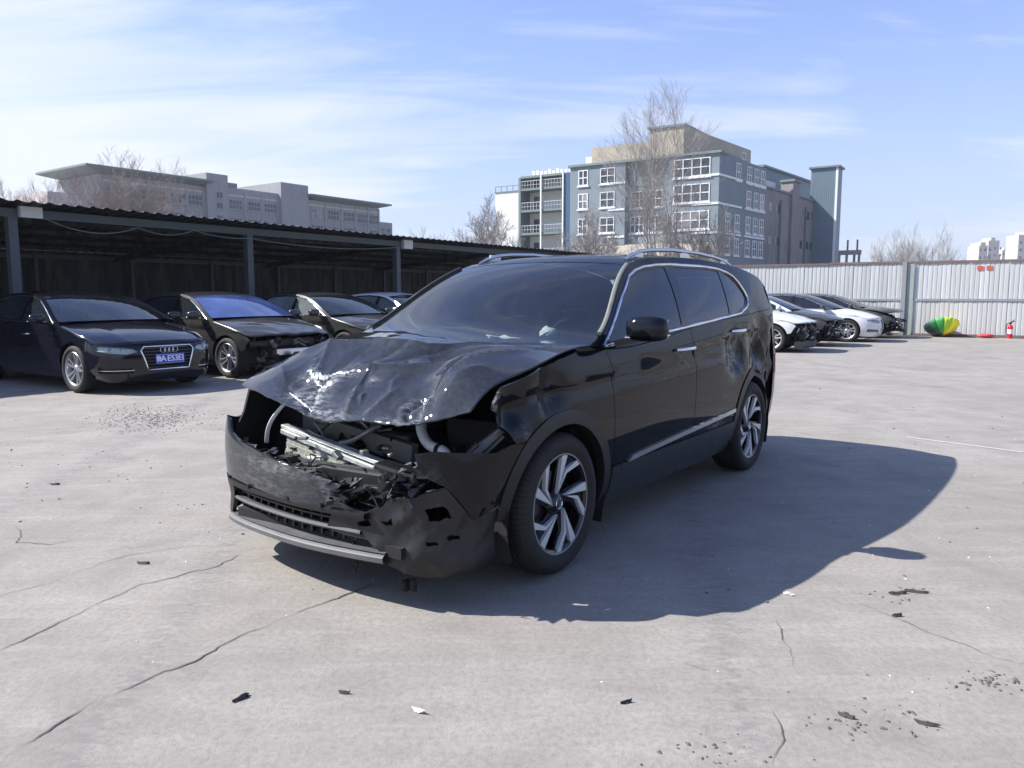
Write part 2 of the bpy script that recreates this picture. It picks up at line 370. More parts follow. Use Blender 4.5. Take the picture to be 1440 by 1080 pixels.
# ------------------------------------------------------------------ wheels
TY = {}
def wheel(parent, pos, Rt, rr, w, style, side, am=0, steer=0, blade='silver', dark='gloss_black'):
    e = empty('wheel', pos, steer, parent)
    if side < 0: e.rotation_euler = (0, 0, math.pi+steer)
    key = (Rt, rr, w)
    if key not in TY:
        h = w/2; t = Rt-rr
        prof = [(rr-.012, -h*.72), (rr+.01, -h*.86), (rr+t*.35, -h*1.0), (rr+t*.7, -h*.97), (Rt-.012, -h*.82), (Rt-.004, -h*.70)]
        for g in (-.42, -.14, .14, .42):
            prof += [(Rt-.001, h*(g-.045)), (Rt-.010, h*(g-.035)), (Rt-.010, h*(g+.035)), (Rt-.001, h*(g+.045))]
        prof += [(Rt-.004, h*.70), (Rt-.012, h*.82), (rr+t*.7, h*.97), (rr+t*.35, h*1.0), (rr+.016, h*.90), (rr+.006, h*.86), (rr-.012, h*.72)]
        TY[key] = MB().lathe(prof, 64, closed=True).mesh('tyre', 40)
        TY[key].materials.append(M['tyre'])
    link('tyre', TY[key], None, e)
    h = w/2
    MB().lathe([(rr-.004, -h*.8), (rr-.02, -h*.6), (rr-.03, h*.2), (rr-.016, h*.74), (rr+.002, h*.84), (rr+.007, h*.865), (rr+.004, h*.89), (rr-.006, h*.86), (rr-.016, h*.78)], 64).obj('rim', M[dark if style == 'blade' else 'silver'], e, smooth=40)
    MB().lathe([(.0, h*.05), (.15, h*.05), (.15, h*.16), (0, h*.16)], 36).obj('brake_disc', M['steel'], e, smooth=40)
    MB().lathe([(0, h*.02), (rr-.02, h*.02)], 40).obj('wheel_barrel', M['void'], e)
    yf = h*(.87 if style == 'blade' else .82)
    def blade_mesh(mb, poly, th=.020, dish=.014):
        n = len(poly); vs = []
        for k in (0, 1):
            for r, a in poly: vs.append((-r*math.sin(R(a)), yf-dish*(1-r/rr)-th*k, r*math.cos(R(a))))
        mb.raw(vs, [tuple(range(n)), tuple(range(n, 2*n))[::-1]]+[(i, (i+1) % n, n+(i+1) % n, n+i) for i in range(n)])
    if style == 'blade':
        MB().lathe([(rr-.004, h*.80), (rr+.001, h*.885), (rr+.006, h*.885), (rr+.006, h*.86)], 64).obj('rim_edge', M[blade], e, smooth=40)
        for k in range(5):
            a = am+72*k; mb = MB()
            blade_mesh(mb, [(r*(rr+.001), a+b) for r, b in ((.22, -1), (1, 20), (1, 26), (1, 31.5), (.25, 4))])
            bevel(mb.obj('spoke', M[blade], e), .002, 1); mb = MB()
            blade_mesh(mb, [(r*(rr+.001), a+b) for r, b in ((.25, 9), (.68, 34), (1, 55), (1, 59.5), (1, 64), (.63, 39.5), (.27, 12.5))])
            bevel(mb.obj('spoke', M[blade], e), .002, 1); mb = MB()
            blade_mesh(mb, [(.04, a-14), (.10, a+2), (rr-.004, a+17), (rr-.004, a+33), (rr-.004, a+48), (rr-.004, a+66), (.14, a+46), (.05, a+40)], .02, .03)
            for i in range(len(mb.v)):
                x, y, z = mb.v[i]; mb.v[i] = (x, y-.016, z)
            mb.obj('spoke_back', M[dark], e)
    else:
        for k in range(5):
            for o in ((-12, 12) if style == 'double' else (-18, 18)):
                a = am+72*k; mb = MB(); wd = .5
                blade_mesh(mb, [(.05, a+o*1.4-10), (.05, a+o*1.4+10), (rr-.004, a+o+4.6), (rr-.004, a+o-4.6)], .035, .035)
                bevel(mb.obj('spoke', M[blade], e), .004, 2)
    MB().lathe([(0, yf-.012), (.022, yf-.012), (.034, yf-.016), (.058, yf-.03), (.07, yf-.06)], 28).obj('hub', M[dark] if style == 'blade' else M['silver'], e, smooth=50)
    if style == 'blade':
        hb = MB(); hb.lathe([(.024, yf-.013), (.027, yf-.010), (.029, yf-.013)], 28)
        for a, b in (((-.016, .016), (-.006, -.018)), ((-.006, -.018), (0, -.004)), ((0, -.004), (.006, -.018)), ((.006, -.018), (.016, .016)), ((-.007, .022), (0, .006)), ((0, .006), (.007, .022))):
            hb.bar((a[0], yf-.010, a[1]), (b[0], yf-.010, b[1]), .003, .004, up=(0, 1, 0))
        hb.obj('hub_emblem', M['chrome'], e, smooth=50)
    return e
# ------------------------------------------------------------------ the car body
class Car:
    def __init__(s, name, P, loc, ang, label, cat='car', group=None):
        s.P = P; s.S = CarSurf(P); s.root = empty(name, (loc[0], loc[1], loc[2] if len(loc) > 2 else .0), ang)
        tag(s.root, label, cat, group); s.WB = P['wb']; s.Rt = P['tyre']
    def pan(s, name, loops, sg, m, step=.07, off=0, rim=.012, scratch=None, parent=None):
        return panel(name, loops, lambda x, z: s.S.side(x, z, sg), m, parent or s.root, (0, sg, 0), step, rim, off, scratch)
    def upper(s, u, x):
        """windscreen, roof and rear glass skin between the two cant rails; u -1..1"""
        P = s.P; zc = s.S.zc(x); y = s.S.side(x, zc)[..., 1]
        return np.stack([x+P['bow'](x)*(1-u*u), u*y, zc+P['crown'](x)*(1-np.abs(u)**2.4)], -1)
    def strip(s, name, x0, x1, m, nx=14, nu=25, inset=.0, thick=.0, parent=None, sc=None):
        U, X = np.meshgrid(np.linspace(-1+inset, 1-inset, nu), np.linspace(x0, x1, nx))
        return skin_obj(name, s.upper(U, X), m, parent or s.root, scratch=sc)
    def sides(s, m, panels=None, only=(1, -1)):
        P = s.P; S = s.S; pm = panels or {}; zb = lambda x: float(S.zb(x)); Rt = s.Rt; Ra = P['arch']; zsl = P['sill']; WB = s.WB
        g = .0028
        def line(pts, dx): return [(x+dx, z) for x, z in pts]
        cA, cB, cC = P['cutA'], P['cutB'], P['cutC']     # polylines from bottom to belt
        for sg in only:
            mm = lambda k: pm.get((k, sg), pm.get(k, m))
            sa = math.degrees(math.asin((zsl-Rt)/Ra))
            belt = lambda a, b, n=8: [(a+(b-a)*i/n, zb(a+(b-a)*i/n)-.003) for i in range(n+1)]
            # front fender
            fx, ftop = P['fender_front'], P['hoodline']
            fen = [(x-0+g, z) for x, z in cA[::-1]]+arc(0, Rt, Ra, 180-sa, P.get('arch_front', sa), 26)+fx+[(x, z-.004) for x, z in ftop if x < fx[-1][0]-.02]
            if mm('fender'): s.pan('front_fender', [fen], sg, mm('fender'), P.get('fstep', .05), scratch=P.get('scratch_f') if sg > 0 else None)
            # doors
            d = s.pan('front_door', [line(cA, -g)+belt(cA[-1][0]-g, cB[-1][0]+g)+line(cB[::-1], g)], sg, mm('front_door'), scratch=P.get('scratch_f') if sg > 0 else None)
            s.handle(d, P['handles'][0], sg)
            dr = s.pan('rear_door', [line(cB, -g)+belt(cB[-1][0]-g, cC[-1][0]+g)+line(cC[::-1], g)], sg, mm('rear_door'), P.get('rstep', .06), scratch=P.get('scratch_r') if sg > 0 else None)
            s.handle(dr, P['handles'][1], sg)
            # quarter panel
            xr = P['rear_join']; a1 = P.get('arch_rear_end', 180-sa)
            C = [(x-g, z) for x, z in cC if z > Rt+Ra*math.sin(R(P['cC_arch']))+.01]
            q = arc(-WB, Rt, Ra, P['cC_arch'], 180-sa+2, 24)+[(xr, zsl), (xr, zb(xr)-.004)]+belt(xr, cC[-1][0]-g)+C[::-1]
            s.pan('quarter_panel', [q], sg, mm('quarter'), P.get('rstep', .06), scratch=P.get('scratch_r') if sg > 0 else None)
            # rocker
            sx0, sx1 = -Ra*math.cos(R(sa)), -WB+Ra*math.cos(R(sa))
            s.pan('sill', [[(sx0, P['sillbot']), (sx0, zsl-.004), (sx1, zsl-.004), (sx1, P['sillbot'])]], sg, P.get('sill_mat') or m)
            # pillars and roof rail frame, window opening
            x0, x1 = P['cab']; n = 40
            top = [(x0+(x1-x0)*i/n, float(S.zc(x0+(x1-x0)*i/n))-.001) for i in range(n+1)]
            bot = [(x1+(x0-x1)*i/12, zb(x1+(x0-x1)*i/12)+.001) for i in range(13)]
            top = [t for t in top if t[1] > zb(t[0])+.004]; bot = [t for t in bot if top[-1][0]-.0 <= t[0] <= top[0][0]]
            s.pan('pillar_frame', [top+bot, P['dlo']], sg, mm('frame'), .06)
            s.pan('window_trim', [P['dlo']]+[w for w in P['windows']], sg, M['gloss_black'], .07, off=-.003)
            for wpoly in P['windows']:
                s.pan('side_window', [wpoly], sg, P.get('side_glass') or M['tint_glass'], .08, off=-.007, rim=.0)
            if P.get('chrome', True):
                dl = dens(P['dlo'], .05); q = S.side(np.array([a for a, b in dl]), np.array([b for a, b in dl]), sg); q[:, 1] += .003*sg
                MB().tube([*map(tuple, q), tuple(q[0]), tuple(q[1])], .0095, 6, False).obj('window_chrome', M['chrome'], s.root, smooth=60)
    def handle(s, door, hx, sg):
        x0, x1, z = hx; S = s.S; mb = MB(); n = 9; pts = []
        for i in range(n):
            t = i/(n-1); x = x0+(x1-x0)*t; p = S.side(x, z, sg); pts.append((p[0], p[1]+sg*(.004+.032*math.sin(math.pi*min(1, t*1.0))**.5*(1 if 0 < t < 1 else 0)), z+.004*t))
        mb.tube(pts, [.010]+[.013]*(n-2)+[.010], 8).obj('door_handle', s.P.get('handle_mat') or M['chrome'], door, smooth=60)
    def mirror(s, sg, m, x, z, size=1.0):
        S = s.S; b = S.side(x+.06, z-.09, sg); mb = MB()
        yb = abs(float(b[1])); n = 14; pr = MB()
        c = Vector((x, sg*(yb+.155), z)); vs = []; P = []
        for i in range(11):
            th = math.pi*i/10; row = []
            for k in range(25):
                ph = 2*math.pi*k/24; sx, sy, sz = math.cos(th), math.sin(th)*math.cos(ph), math.sin(th)*math.sin(ph)
                e = lambda v, p: math.copysign(abs(v)**p, v)
                px = .085*e(sx, .75)*(1 if sx > 0 else .75); row.append((c.x+px*size, c.y+sg*.125*e(sy, .62)*size-sg*.02*(c.x*0), c.z+(.080 if sz > 0 else .072)*e(sz, .62)*size-.012*(sy*sg)*0))
            P.append(row)
        o = skin_obj('door_mirror', np.array(P), m, s.root)
        MB().bar((x+.04, sg*(yb-.03), z-.085), (x+.0, sg*(yb+.10), z-.05), .07, .035).obj('mirror_arm', M['gloss_black'], o)
        MB().tube([(x+.055, sg*(yb+.05), z-.045), (x+.035, sg*(yb+.2), z-.04), (x-.02, sg*(yb+.272), z-.03)], .006, 6).obj('mirror_strip', M['chrome'], o)
        MB().box((x-.066*size, c.y, z), (.006, .19*size, .11*size)).obj('mirror_glass', M['chrome'], o)
    def inner(s, dash=True):
        P = s.P; S = s.S; WB = s.WB; m = MB(); x0, x1 = P['cab']
        zb0 = float(S.zb(-1.0))-.04
        for sg in (1, -1): m.box(((-WB-.05)/2, sg*.80, (zb0+.24)/2), (WB-.85, .05, zb0-.24))
        xa = -.30; xe = P['deck'][0]+.25
        m.box(((xa+xe)/2, 0, .25), (xa-xe, 1.5, .06)).box((xa, 0, (.24+zb0)/2), (.05, 1.52, zb0-.24)).box((xe, 0, (.24+zb0)/2), (.05, 1.4, zb0-.24))
        m.box(((-WB-.35+xe)/2-.1, 0, zb0-.1), (abs(-WB-.2-xe)+.2, 1.25, .03))
        for wx in (0, -WB):
            for sg in (1, -1):
                for k in range(12):
                    a0, a1 = R(-25+230*k/12), R(-25+230*(k+1)/12); r = P['arch']-.005
                    q = [(wx+r*math.cos(a), Rt2, s.Rt+r*math.sin(a)) for a in (a0, a1) for Rt2 in (sg*.52, sg*.875)]
                    m.face(q[0], q[1], q[3], q[2])
                m.box((wx, sg*.53, .44), (.80, .02, .44))
        m.box((.12, 0, .40), (.62, .9, .36)).box((-WB/2, 0, .22), (WB+.9, 1.3, .05)).box((.56, 0, .26), (.5, 1.15, .05))
        o = m.obj('inner_body', M['void'], s.root)
        d = MB(); zd = float(S.zb(-.5))-.035
        prof = [(-.36, zd-.02), (-.52, zd), (-.78, zd-.03), (-.88, zd-.12), (-.84, zd-.3)]
        d.grid([[(x, y, z+.02*math.cos(y*3)) for y in np.linspace(-.76, .76, 9)] for x, z in prof]); d.obj('dashboard', M['dark'], s.root, smooth=50)
        t = MB(); c = Vector((-.98, .37, zd+.0)); pts = []
        for k in range(25):
            a = 2*math.pi*k/24; pts.append((c.x+.07*math.sin(a)-.0, c.y+.185*math.cos(a), c.z+.17*math.sin(a)))
        t.tube(pts, .014, 6, False); t.bar(c+Vector((0, -.17, 0)), c+Vector((0, .17, 0)), .03, .05).obj('steering_wheel', M['dark'], s.root, smooth=50)
        for sx in (-1.35, -2.25):
            for sy in ((.37, -.37) if sx > -2 else (.37, 0, -.37)):
                b = MB(); wd = .25 if sx > -2 else .2
                P0 = []
                for t2, (dx, dz, ww) in enumerate(((0.25, .02, 1), (.02, -.02, 1), (-.20, .02, 1.0), (-.30, .25, 1.0), (-.36, .5, .92), (-.38, .57, .5))):
                    P0.append([(sx+dx, sy+wd*ww*v, zb0-.42+dz+.03*abs(v)) for v in (-1, -.6, 0, .6, 1)])
                b.grid(P0); P1 = [[(x-.09, y, z-.06) for x, y, z in r] for r in P0]; b.grid(P1)
                b.box((sx-.41, sy, zb0+.25), (.07, .24, .17)).obj('seat', M['leather'], s.root, smooth=50)
    def rear(s, m):
        P = s.P; S = s.S; xr = P['rear_join']; l0 = float(S.sx(xr)); l1 = S.L[-1]
        ls = np.concatenate([np.linspace(l0, l1, 16), [l1]]); zs = np.array([P['sillbot'], .3, .4, .55, .7, .82, .9, float(S.zb(xr))-.006])
        a = np.array([[S.low(l, z) for l in ls[:-1]] for z in zs]); b = a[:, ::-1]*np.array([1, -1, 1])
        skin_obj('rear_bumper', np.concatenate([a, b[:, 1:]], 1), m, s.root)
        # deck / tailgate between the cant tails and the rear edge
        xe = P['deck'][0]; U = np.linspace(-1, 1, 21); top = s.upper(U, np.full(21, xe))
        rim = np.concatenate([a[-1], b[-1, 1:]]); t = np.linspace(0, len(rim)-1, 21); rim = np.array([rim[int(round(q))] for q in t])[::-1]
        skin_obj('tailgate', np.array([top*(1-k)+rim*k+np.array([0, 0, P['deck'][1]*math.sin(math.pi*k)]) for k in np.linspace(0, 1, 8)]), m, s.root)
        for sg in (1, -1):
            la = [l0+.05, l0+.45]; panel('tail_lamp', [[(la[0], .72), (la[1], .74), (la[1], .86), (la[0], .88)]], lambda l, z: S.low(l, z)*np.array([1, sg, 1]), M['tail'], s.root, (-1, sg, 0), .08, .01, .004)
M['tail'] = simple('tail lamp red', (.25, .01, .01), .15)
M['hood_paint'] = paint('scuffed black paint', (.010, .011, .014), .5, .075, dust_sheen=(.22, .235, .26), coat=.95, crough=.03, spec=.0)
M['wire_red'] = simple('red wire', (.25, .02, .02), .5)
M['bright_metal'] = simple('bare torn metal', (.58, .59, .58), .6, 0, var=.3, scale=60)
M['seal_grey'] = simple('grey windscreen seal', (.20, .20, .17), .45, .2)
M['sill_paint'] = simple('satin dark sill', (.020, .026, .028), .30, var=.2)
M['rim_silver'] = simple('machined alloy', (.60, .61, .62), .35, .25, var=.06)
M['grey_trim'] = simple('dusty grey plastic', (.075, .075, .075), .6, var=.4, scale=14)
M['lip_silver'] = simple('satin silver lip', (.12, .12, .118), .55, .0, var=.35, scale=16)
M['radiator_dark'] = simple('radiator core', (.07, .075, .06), .7, var=.3)
M['scuffed_alu'] = simple('scuffed aluminium', (.62, .63, .60), .42, .6, var=.3, scale=30, bump=.3, bscale=40)
M['olive'] = simple('olive grey shroud', (.09, .095, .075), .55, var=.3)
M['grey_plastic'] = simple('grey plastic', (.13, .135, .14), .5, var=.15)
M['gloss_plastic'] = simple('gloss black plastic', (.010, .010, .011), .22, var=.2)
M['dark_plastic'] = simple('engine plastic', (.014, .014, .015), .5, var=.3)
# ------------------------------------------------------------------ the wrecked SUV
def smooth_path(pts, k=6):
    a = np.array(pts, float); t = np.arange(len(a)); q = np.linspace(0, len(a)-1, (len(a)-1)*k+1)
    f = [Sp(list(zip(t, a[:, i]))) for i in range(3)]; return [tuple(float(g(v)) for g in f) for v in q]
def ridged(x, z, k, ph=0.): return np.abs(np.sin(k*x+1.7*np.sin(k*.7*z+ph)+ph))*.6+np.abs(np.sin(k*1.3*z+2.1*np.sin(k*.8*x+ph*2)))*.4
def gw(x, z, cx, cz, rx, rz): return np.exp(-((x-cx)/rx)**2-((z-cz)/rz)**2)
def suv_dent(x, z, sg):
    if sg < 0: return .10*np.clip((x+.1)/.3, 0, 1)*np.clip((z-.7)/.15, 0, 1)
    d = gw(x, z, .14, .93, .10, .09)*(.016+.030*ridged(x, z, 11, .2))+gw(x, z, .17, .95, .015, .10)*.02
    d = d+gw(x, z, .40, .86, .10, .10)*(.03+.03*ridged(x, z, 12, .6))
    d = d+gw(x, z, -2.36, .95, .16, .13)*(.018+.060*ridged(x, z, 9, 1.1)+.012*ridged(x, z, 24, .1))
    d = d+gw(x, z, -2.95, .93, .22, .20)*(.02+.080*ridged(x, z, 8, 2.3)+.012*ridged(x, z, 21, .5))
    d = d+gw(x, z, -3.25, .70, .2, .25)*(.05*ridged(x, z, 8, .4))
    d = d+gw(x, z, -1.9, .945, .25, .02)*.008+.0012*np.sin(5*x+3*z)
    return d
def suv_scr_r(v):
    x, z = v[:, 0], v[:, 2]
    return np.clip(1.0*gw(x, z, -2.36, .93, .10, .09)+.9*gw(x, z, -2.2, .95, .14, .025)+.7*gw(x, z, -1.98, .475, .14, .02)+.2*gw(x, z, -2.9, .93, .1, .1)+.35*gw(x, z, -2.1, .66, .06, .012), 0, 1)
def suv_scr_f(v):
    x, z = v[:, 0], v[:, 2]
    return np.clip(.45*gw(x, z, .19, .95, .012, .06)+.8*gw(x, z, .50, .90, .02, .06)+.3*gw(x, z, .31, .74, .02, .05), 0, 1)
SP = dict(wb=2.791, tyre=.352, arch=.455, sill=.458, sillbot=.235, fstep=.022, rstep=.024,
 plan=[(.90, 0), (.885, .25), (.85, .50), (.785, .70), (.67, .83), (.45, .885), (.15, .905), (-.5, .912), (-1.4, .915), (-2.3, .912), (-2.9, .90), (-3.35, .865), (-3.62, .78), (-3.75, .6), (-3.81, .3), (-3.82, 0)],
 inset=[(.10, .16), (.2, .10), (.28, .06), (.36, .032), (.46, .014), (.6, .002), (.75, .0), (.9, .004), (1.05, .012), (1.3, .03)],
 crease=[(.9, .90), (0, .945), (-.47, .965), (-1.5, 1.03), (-2.5, 1.10), (-3.4, 1.12)],
 belt=[(.9, 1.08), (.2, 1.10), (-.2, 1.10), (-.44, 1.087), (-1.53, 1.16), (-2.63, 1.225), (-3.5, 1.27)],
 cant=[(-.2, 1.085), (-.3, 1.115), (-.45, 1.17), (-.75, 1.362), (-1.0, 1.505), (-1.2, 1.577), (-1.5, 1.61), (-2.0, 1.625), (-2.5, 1.612), (-3.0, 1.575), (-3.3, 1.53), (-3.45, 1.47), (-3.58, 1.30)],
 lean=(.35, .42), dent=suv_dent, scratch_r=suv_scr_r, scratch_f=suv_scr_f,
 cutA=[(-.468, .458), (-.482, .52), (-.476, .867), (-.455, 1.0), (-.425, 1.085)],
 cutB=[(-1.565, .458), (-1.567, .6), (-1.592, .91), (-1.53, 1.157)],
 cutC=[(-2.345, .458)]+arc(-2.791, .352, .455, 22, 58, 8)+[(-2.535, .85), (-2.525, 1.0), (-2.60, 1.22)], cC_arch=58,
 fender_front=[(.395, .712), (.43, .77), (.47, .80), (.46, .85), (.52, .88), (.50, .94)], arch_front=52,
 hoodline=[(.47, .972), (.28, 1.012), (.1, 1.052), (-.13, 1.095), (-.3, 1.092)],
 handles=[(-1.27, -1.545, 1.035), (-2.26, -2.52, 1.112)], rear_join=-3.35,
 cab=(-.2, -3.45), deck=(-3.45, .03),
 bow=Sp([(-.2, .20), (-.6, .13), (-1.1, .06), (-1.5, .0), (-3.0, -.02), (-3.45, -.12)]), crown=Sp([(-.2, .02), (-1.1, .026), (-1.6, .034), (-2.5, .036), (-3.3, .02), (-3.45, .01)]),
 dlo=[(-.405, 1.102), (-.58, 1.212), (-.80, 1.352), (-1.027, 1.482), (-1.14, 1.520), (-1.271, 1.545), (-1.45, 1.562), (-1.644, 1.571), (-2.21, 1.572), (-2.43, 1.562), (-2.571, 1.540), (-2.66, 1.512), (-2.711, 1.47), (-2.756, 1.397), (-2.772, 1.345), (-2.74, 1.308), (-2.673, 1.280), (-2.487, 1.236), (-1.487, 1.169)],
 windows=[[(-.585, 1.132), (-.60, 1.20), (-.80, 1.332), (-1.037, 1.465), (-1.15, 1.502), (-1.275, 1.526), (-1.56, 1.551), (-1.435, 1.183)],
          [(-1.525, 1.188), (-1.69, 1.554), (-2.21, 1.556), (-2.42, 1.546), (-2.285, 1.238)],
          [(-2.37, 1.243), (-2.52, 1.532), (-2.60, 1.512), (-2.68, 1.46), (-2.738, 1.39), (-2.748, 1.347), (-2.66, 1.296), (-2.487, 1.253)]],
)
SUV_POSE = (-.472, 4.200, -2.1927)
suv = Car('wrecked_suv', SP, SUV_POSE[:2], SUV_POSE[2], 'black sport utility vehicle with crumpled bonnet and torn-off front end', 'car')
bp_ = M['black_paint']; SR = suv.root
suv.sides(bp_)
suv.inner()
suv.rear(bp_)
suv.strip('windscreen', -.24, -1.105, M['glass'], 14, 25, .012)
suv.strip('roof', -1.115, -3.38, bp_, 24, 33)
suv.strip('rear_window', -3.385, -3.45, M['tint_glass'], 4, 17, .05)
MB().grid(np.array([[suv.upper(np.array(u), np.array(x))+np.array([0, 0, .0015]) for u in np.linspace(-.72, .72, 13)] for x in np.linspace(-1.32, -2.35, 7)])).obj('sunroof_glass', M['gloss_black'], SR, smooth=60)
for sg in (1, -1):
    xs = np.linspace(-.43, -1.10, 14); e = suv.upper(np.full(14, sg*.985), xs)+np.array([.004, 0, .006])
    MB().tube([tuple(q) for q in e], .013, 6).obj('windscreen_seal', M['seal_grey'] if sg > 0 else M['rubber_seal'], SR, smooth=60)
    xs = [-1.22, -1.30, -1.42, -1.6, -1.9, -2.3, -2.6, -2.78, -2.90, -2.97]; dz = [.000, .018, .036, .044, .046, .046, .042, .034, .014, -.004]
    pts = []
    for x, d in zip(xs, dz):
        q = suv.upper(np.array(sg*.90), np.array(x)); pts.append((float(q[0]), float(q[1]), float(q[2])+d))
    o = MB().tube(pts, [.008]+[.013]*8+[.008], 8).obj('roof_rail', M['alu'], SR, smooth=60)
    for x in (-1.40, -2.1, -2.80):
        q = suv.upper(np.array(sg*.90), np.array(x)); MB().box((float(q[0]), float(q[1]), float(q[2])+.022), (.12, .014, .045)).obj('rail_foot', M['alu'], o)
    # arch cladding, sill cladding and trim strip
    for wx, a0, a1 in ((0, 4, 196), (-2.791, -14, 196)):
        rp = [(wx+(x-wx)*(1.095 if wx == 0 and x > 0 else 1), z) for x, z in arc(wx, .352, .465, a0, a1, 34)+arc(wx, .352, .398, a1, a0, 34)]
        suv.pan('arch_cladding', [rp], sg, M['black_trim'], .05, off=.007, rim=.05)
    suv.pan('sill_cladding', [[(-.475, .236), (-.478, .452), (-2.345, .452), (-2.33, .236)]], sg, M['sill_paint'], .08, off=.010, rim=.04)
    suv.pan('sill_trim', [[(-.655, .452), (-.70, .482), (-1.4, .515), (-2.33, .552), (-2.338, .524), (-1.4, .487)]], sg, M['alu'], .06, off=.012, rim=.012)
    if sg > 0: suv.mirror(sg, bp_, -.60, 1.19, .92)
for wx in (0, -2.791):
    for sg in (1, -1): wheel(SR, (wx, sg*.770, .352), .352, .243, .250, 'blade', sg, am=-18 if wx == 0 else 2, blade='rim_silver')
MB().tube([(-.46, .12, 1.145), (-.50, -.1, 1.165), (-.51, -.35, 1.17)], [.012, .010, .006], 6).obj('wiper', M['rubber_seal'], SR)
MB().tube([(-.44, -.42, 1.15), (-.51, -.56, 1.18), (-.57, -.66, 1.235)], [.012, .010, .006], 6).obj('wiper', M['rubber_seal'], SR)
# --- bonnet: a buckled sheet
HC = {-.765: [(-.50, 1.15), (-.2, 1.118), (.06, 1.07), (.33, .992), (.52, .935), (.615, .905)],
      -.55: [(-.46, 1.162), (-.15, 1.142), (.12, 1.105), (.36, 1.055), (.55, .965), (.685, .885)],
      -.30: [(-.50, 1.153), (-.15, 1.148), (.15, 1.125), (.33, 1.085), (.53, .945), (.718, .848)],
      -.05: [(-.52, 1.134), (-.15, 1.134), (.1, 1.128), (.25, 1.114), (.48, .985), (.705, .80)],
      .20: [(-.52, 1.122), (-.2, 1.128), (.05, 1.118), (.2, 1.108), (.42, 1.008), (.70, .80)],
      .42: [(-.52, 1.116), (-.2, 1.12), (.0, 1.113), (.12, 1.108), (.35, 1.030), (.68, .808)],
      .62: [(-.50, 1.116), (-.25, 1.116), (-.05, 1.11), (.26, 1.094), (.50, 1.030), (.655, .832)],
      .80: [(-.42, 1.112), (-.13, 1.108), (.1, 1.062), (.28, 1.018), (.47, .973), (.60, .885)]}
def hood_pts(nu, nv):
    vv = [0, .22, .42, .6, .8, 1]; ys = sorted(HC)
    v = np.linspace(0, 1, nv); cols = [(Sp(list(zip(vv, [q[0] for q in HC[y]])))(v), Sp(list(zip(vv, [q[1] for q in HC[y]])))(v)) for y in ys]
    yy = np.linspace(ys[0], ys[-1], nu); X = np.zeros((nv, nu)); Z = np.zeros((nv, nu))
    for i in range(nv):
        X[i] = Sp([(y, c[0][i]) for y, c in zip(ys, cols)])(yy); Z[i] = Sp([(y, c[1][i]) for y, c in zip(ys, cols)])(yy)
    Y = np.repeat(yy[None], nv, 0)
    Y = Y*(1+(.085+.02*(Y < 0))*np.abs(Y/.8)**3*(1-v[:, None]**1.6))
    return np.stack([X, Y, Z], -1)
def seg_d(P, a, b):
    a = np.array(a); b = np.array(b); d = b-a; L = np.hypot(*d); t = np.clip(((P-a)@d)/L**2, 0, 1); q = P-(a+t[..., None]*d)
    sgn = np.sign(d[0]*(P[..., 1]-a[1])-d[1]*(P[..., 0]-a[0])); return np.hypot(q[..., 0], q[..., 1])*sgn, t
def crumple(P):
    Q = P[..., :2].copy(); z = np.zeros(Q.shape[:-1])
    for a, b, amp, w, one in FOLDS:
        d, t = seg_d(Q, a, b); e = np.sin(np.pi*np.clip(t*.96+.02, 0, 1))**.35
        z += 1.6*amp*np.exp(-np.abs(d)/np.where(d > 0, w, w*one))*e
    for cx, cy, amp, r in DENTS: z += amp*np.exp(-((Q[..., 0]-cx)**2+(Q[..., 1]-cy)**2)/r**2)
    # buckled sheet: flat facets that meet in sharp creases, gathered where the metal is folded
    rf = np.random.RandomState(11); fp = np.concatenate([np.stack([rf.uniform(-.6, .8, 40), rf.uniform(-1, 1, 40)], 1), np.stack([rf.normal(.50, .13, 58), rf.normal(.0, .33, 58)], 1), np.array([(-2, -2), (-2, 2), (2, 2), (2, -2.)])])
    _, _, tr, *_ = delaunay_2d_cdt([Vector(q) for q in fp], [], [], 0, 1e-6); fh = rf.uniform(-1, 1, len(fp)); ff = np.zeros(Q.shape[:-1])
    for t in tr:
        A_, B_, C_ = fp[t[0]], fp[t[1]], fp[t[2]]; dt = (B_[1]-C_[1])*(A_[0]-C_[0])+(C_[0]-B_[0])*(A_[1]-C_[1])
        l0 = ((B_[1]-C_[1])*(Q[..., 0]-C_[0])+(C_[0]-B_[0])*(Q[..., 1]-C_[1]))/dt; l1 = ((C_[1]-A_[1])*(Q[..., 0]-C_[0])+(A_[0]-C_[0])*(Q[..., 1]-C_[1]))/dt; l2 = 1-l0-l1
        mk = (l0 >= -1e-9) & (l1 >= -1e-9) & (l2 >= -1e-9); ff = np.where(mk, l0*fh[t[0]]+l1*fh[t[1]]+l2*fh[t[2]], ff)
    k = np.exp(-((Q[..., 0]-.50)/.20)**2)*np.exp(-((Q[..., 1])/.45)**2); z += ff*(.0026+.0150*k)
    k = np.exp(-((Q[..., 0]-.60)/.06)**2)*np.exp(-((Q[..., 1]-.48)/.10)**2); z += k*.05*(ridged(Q[..., 0], Q[..., 1], 34, 2.)-.6)
    return z
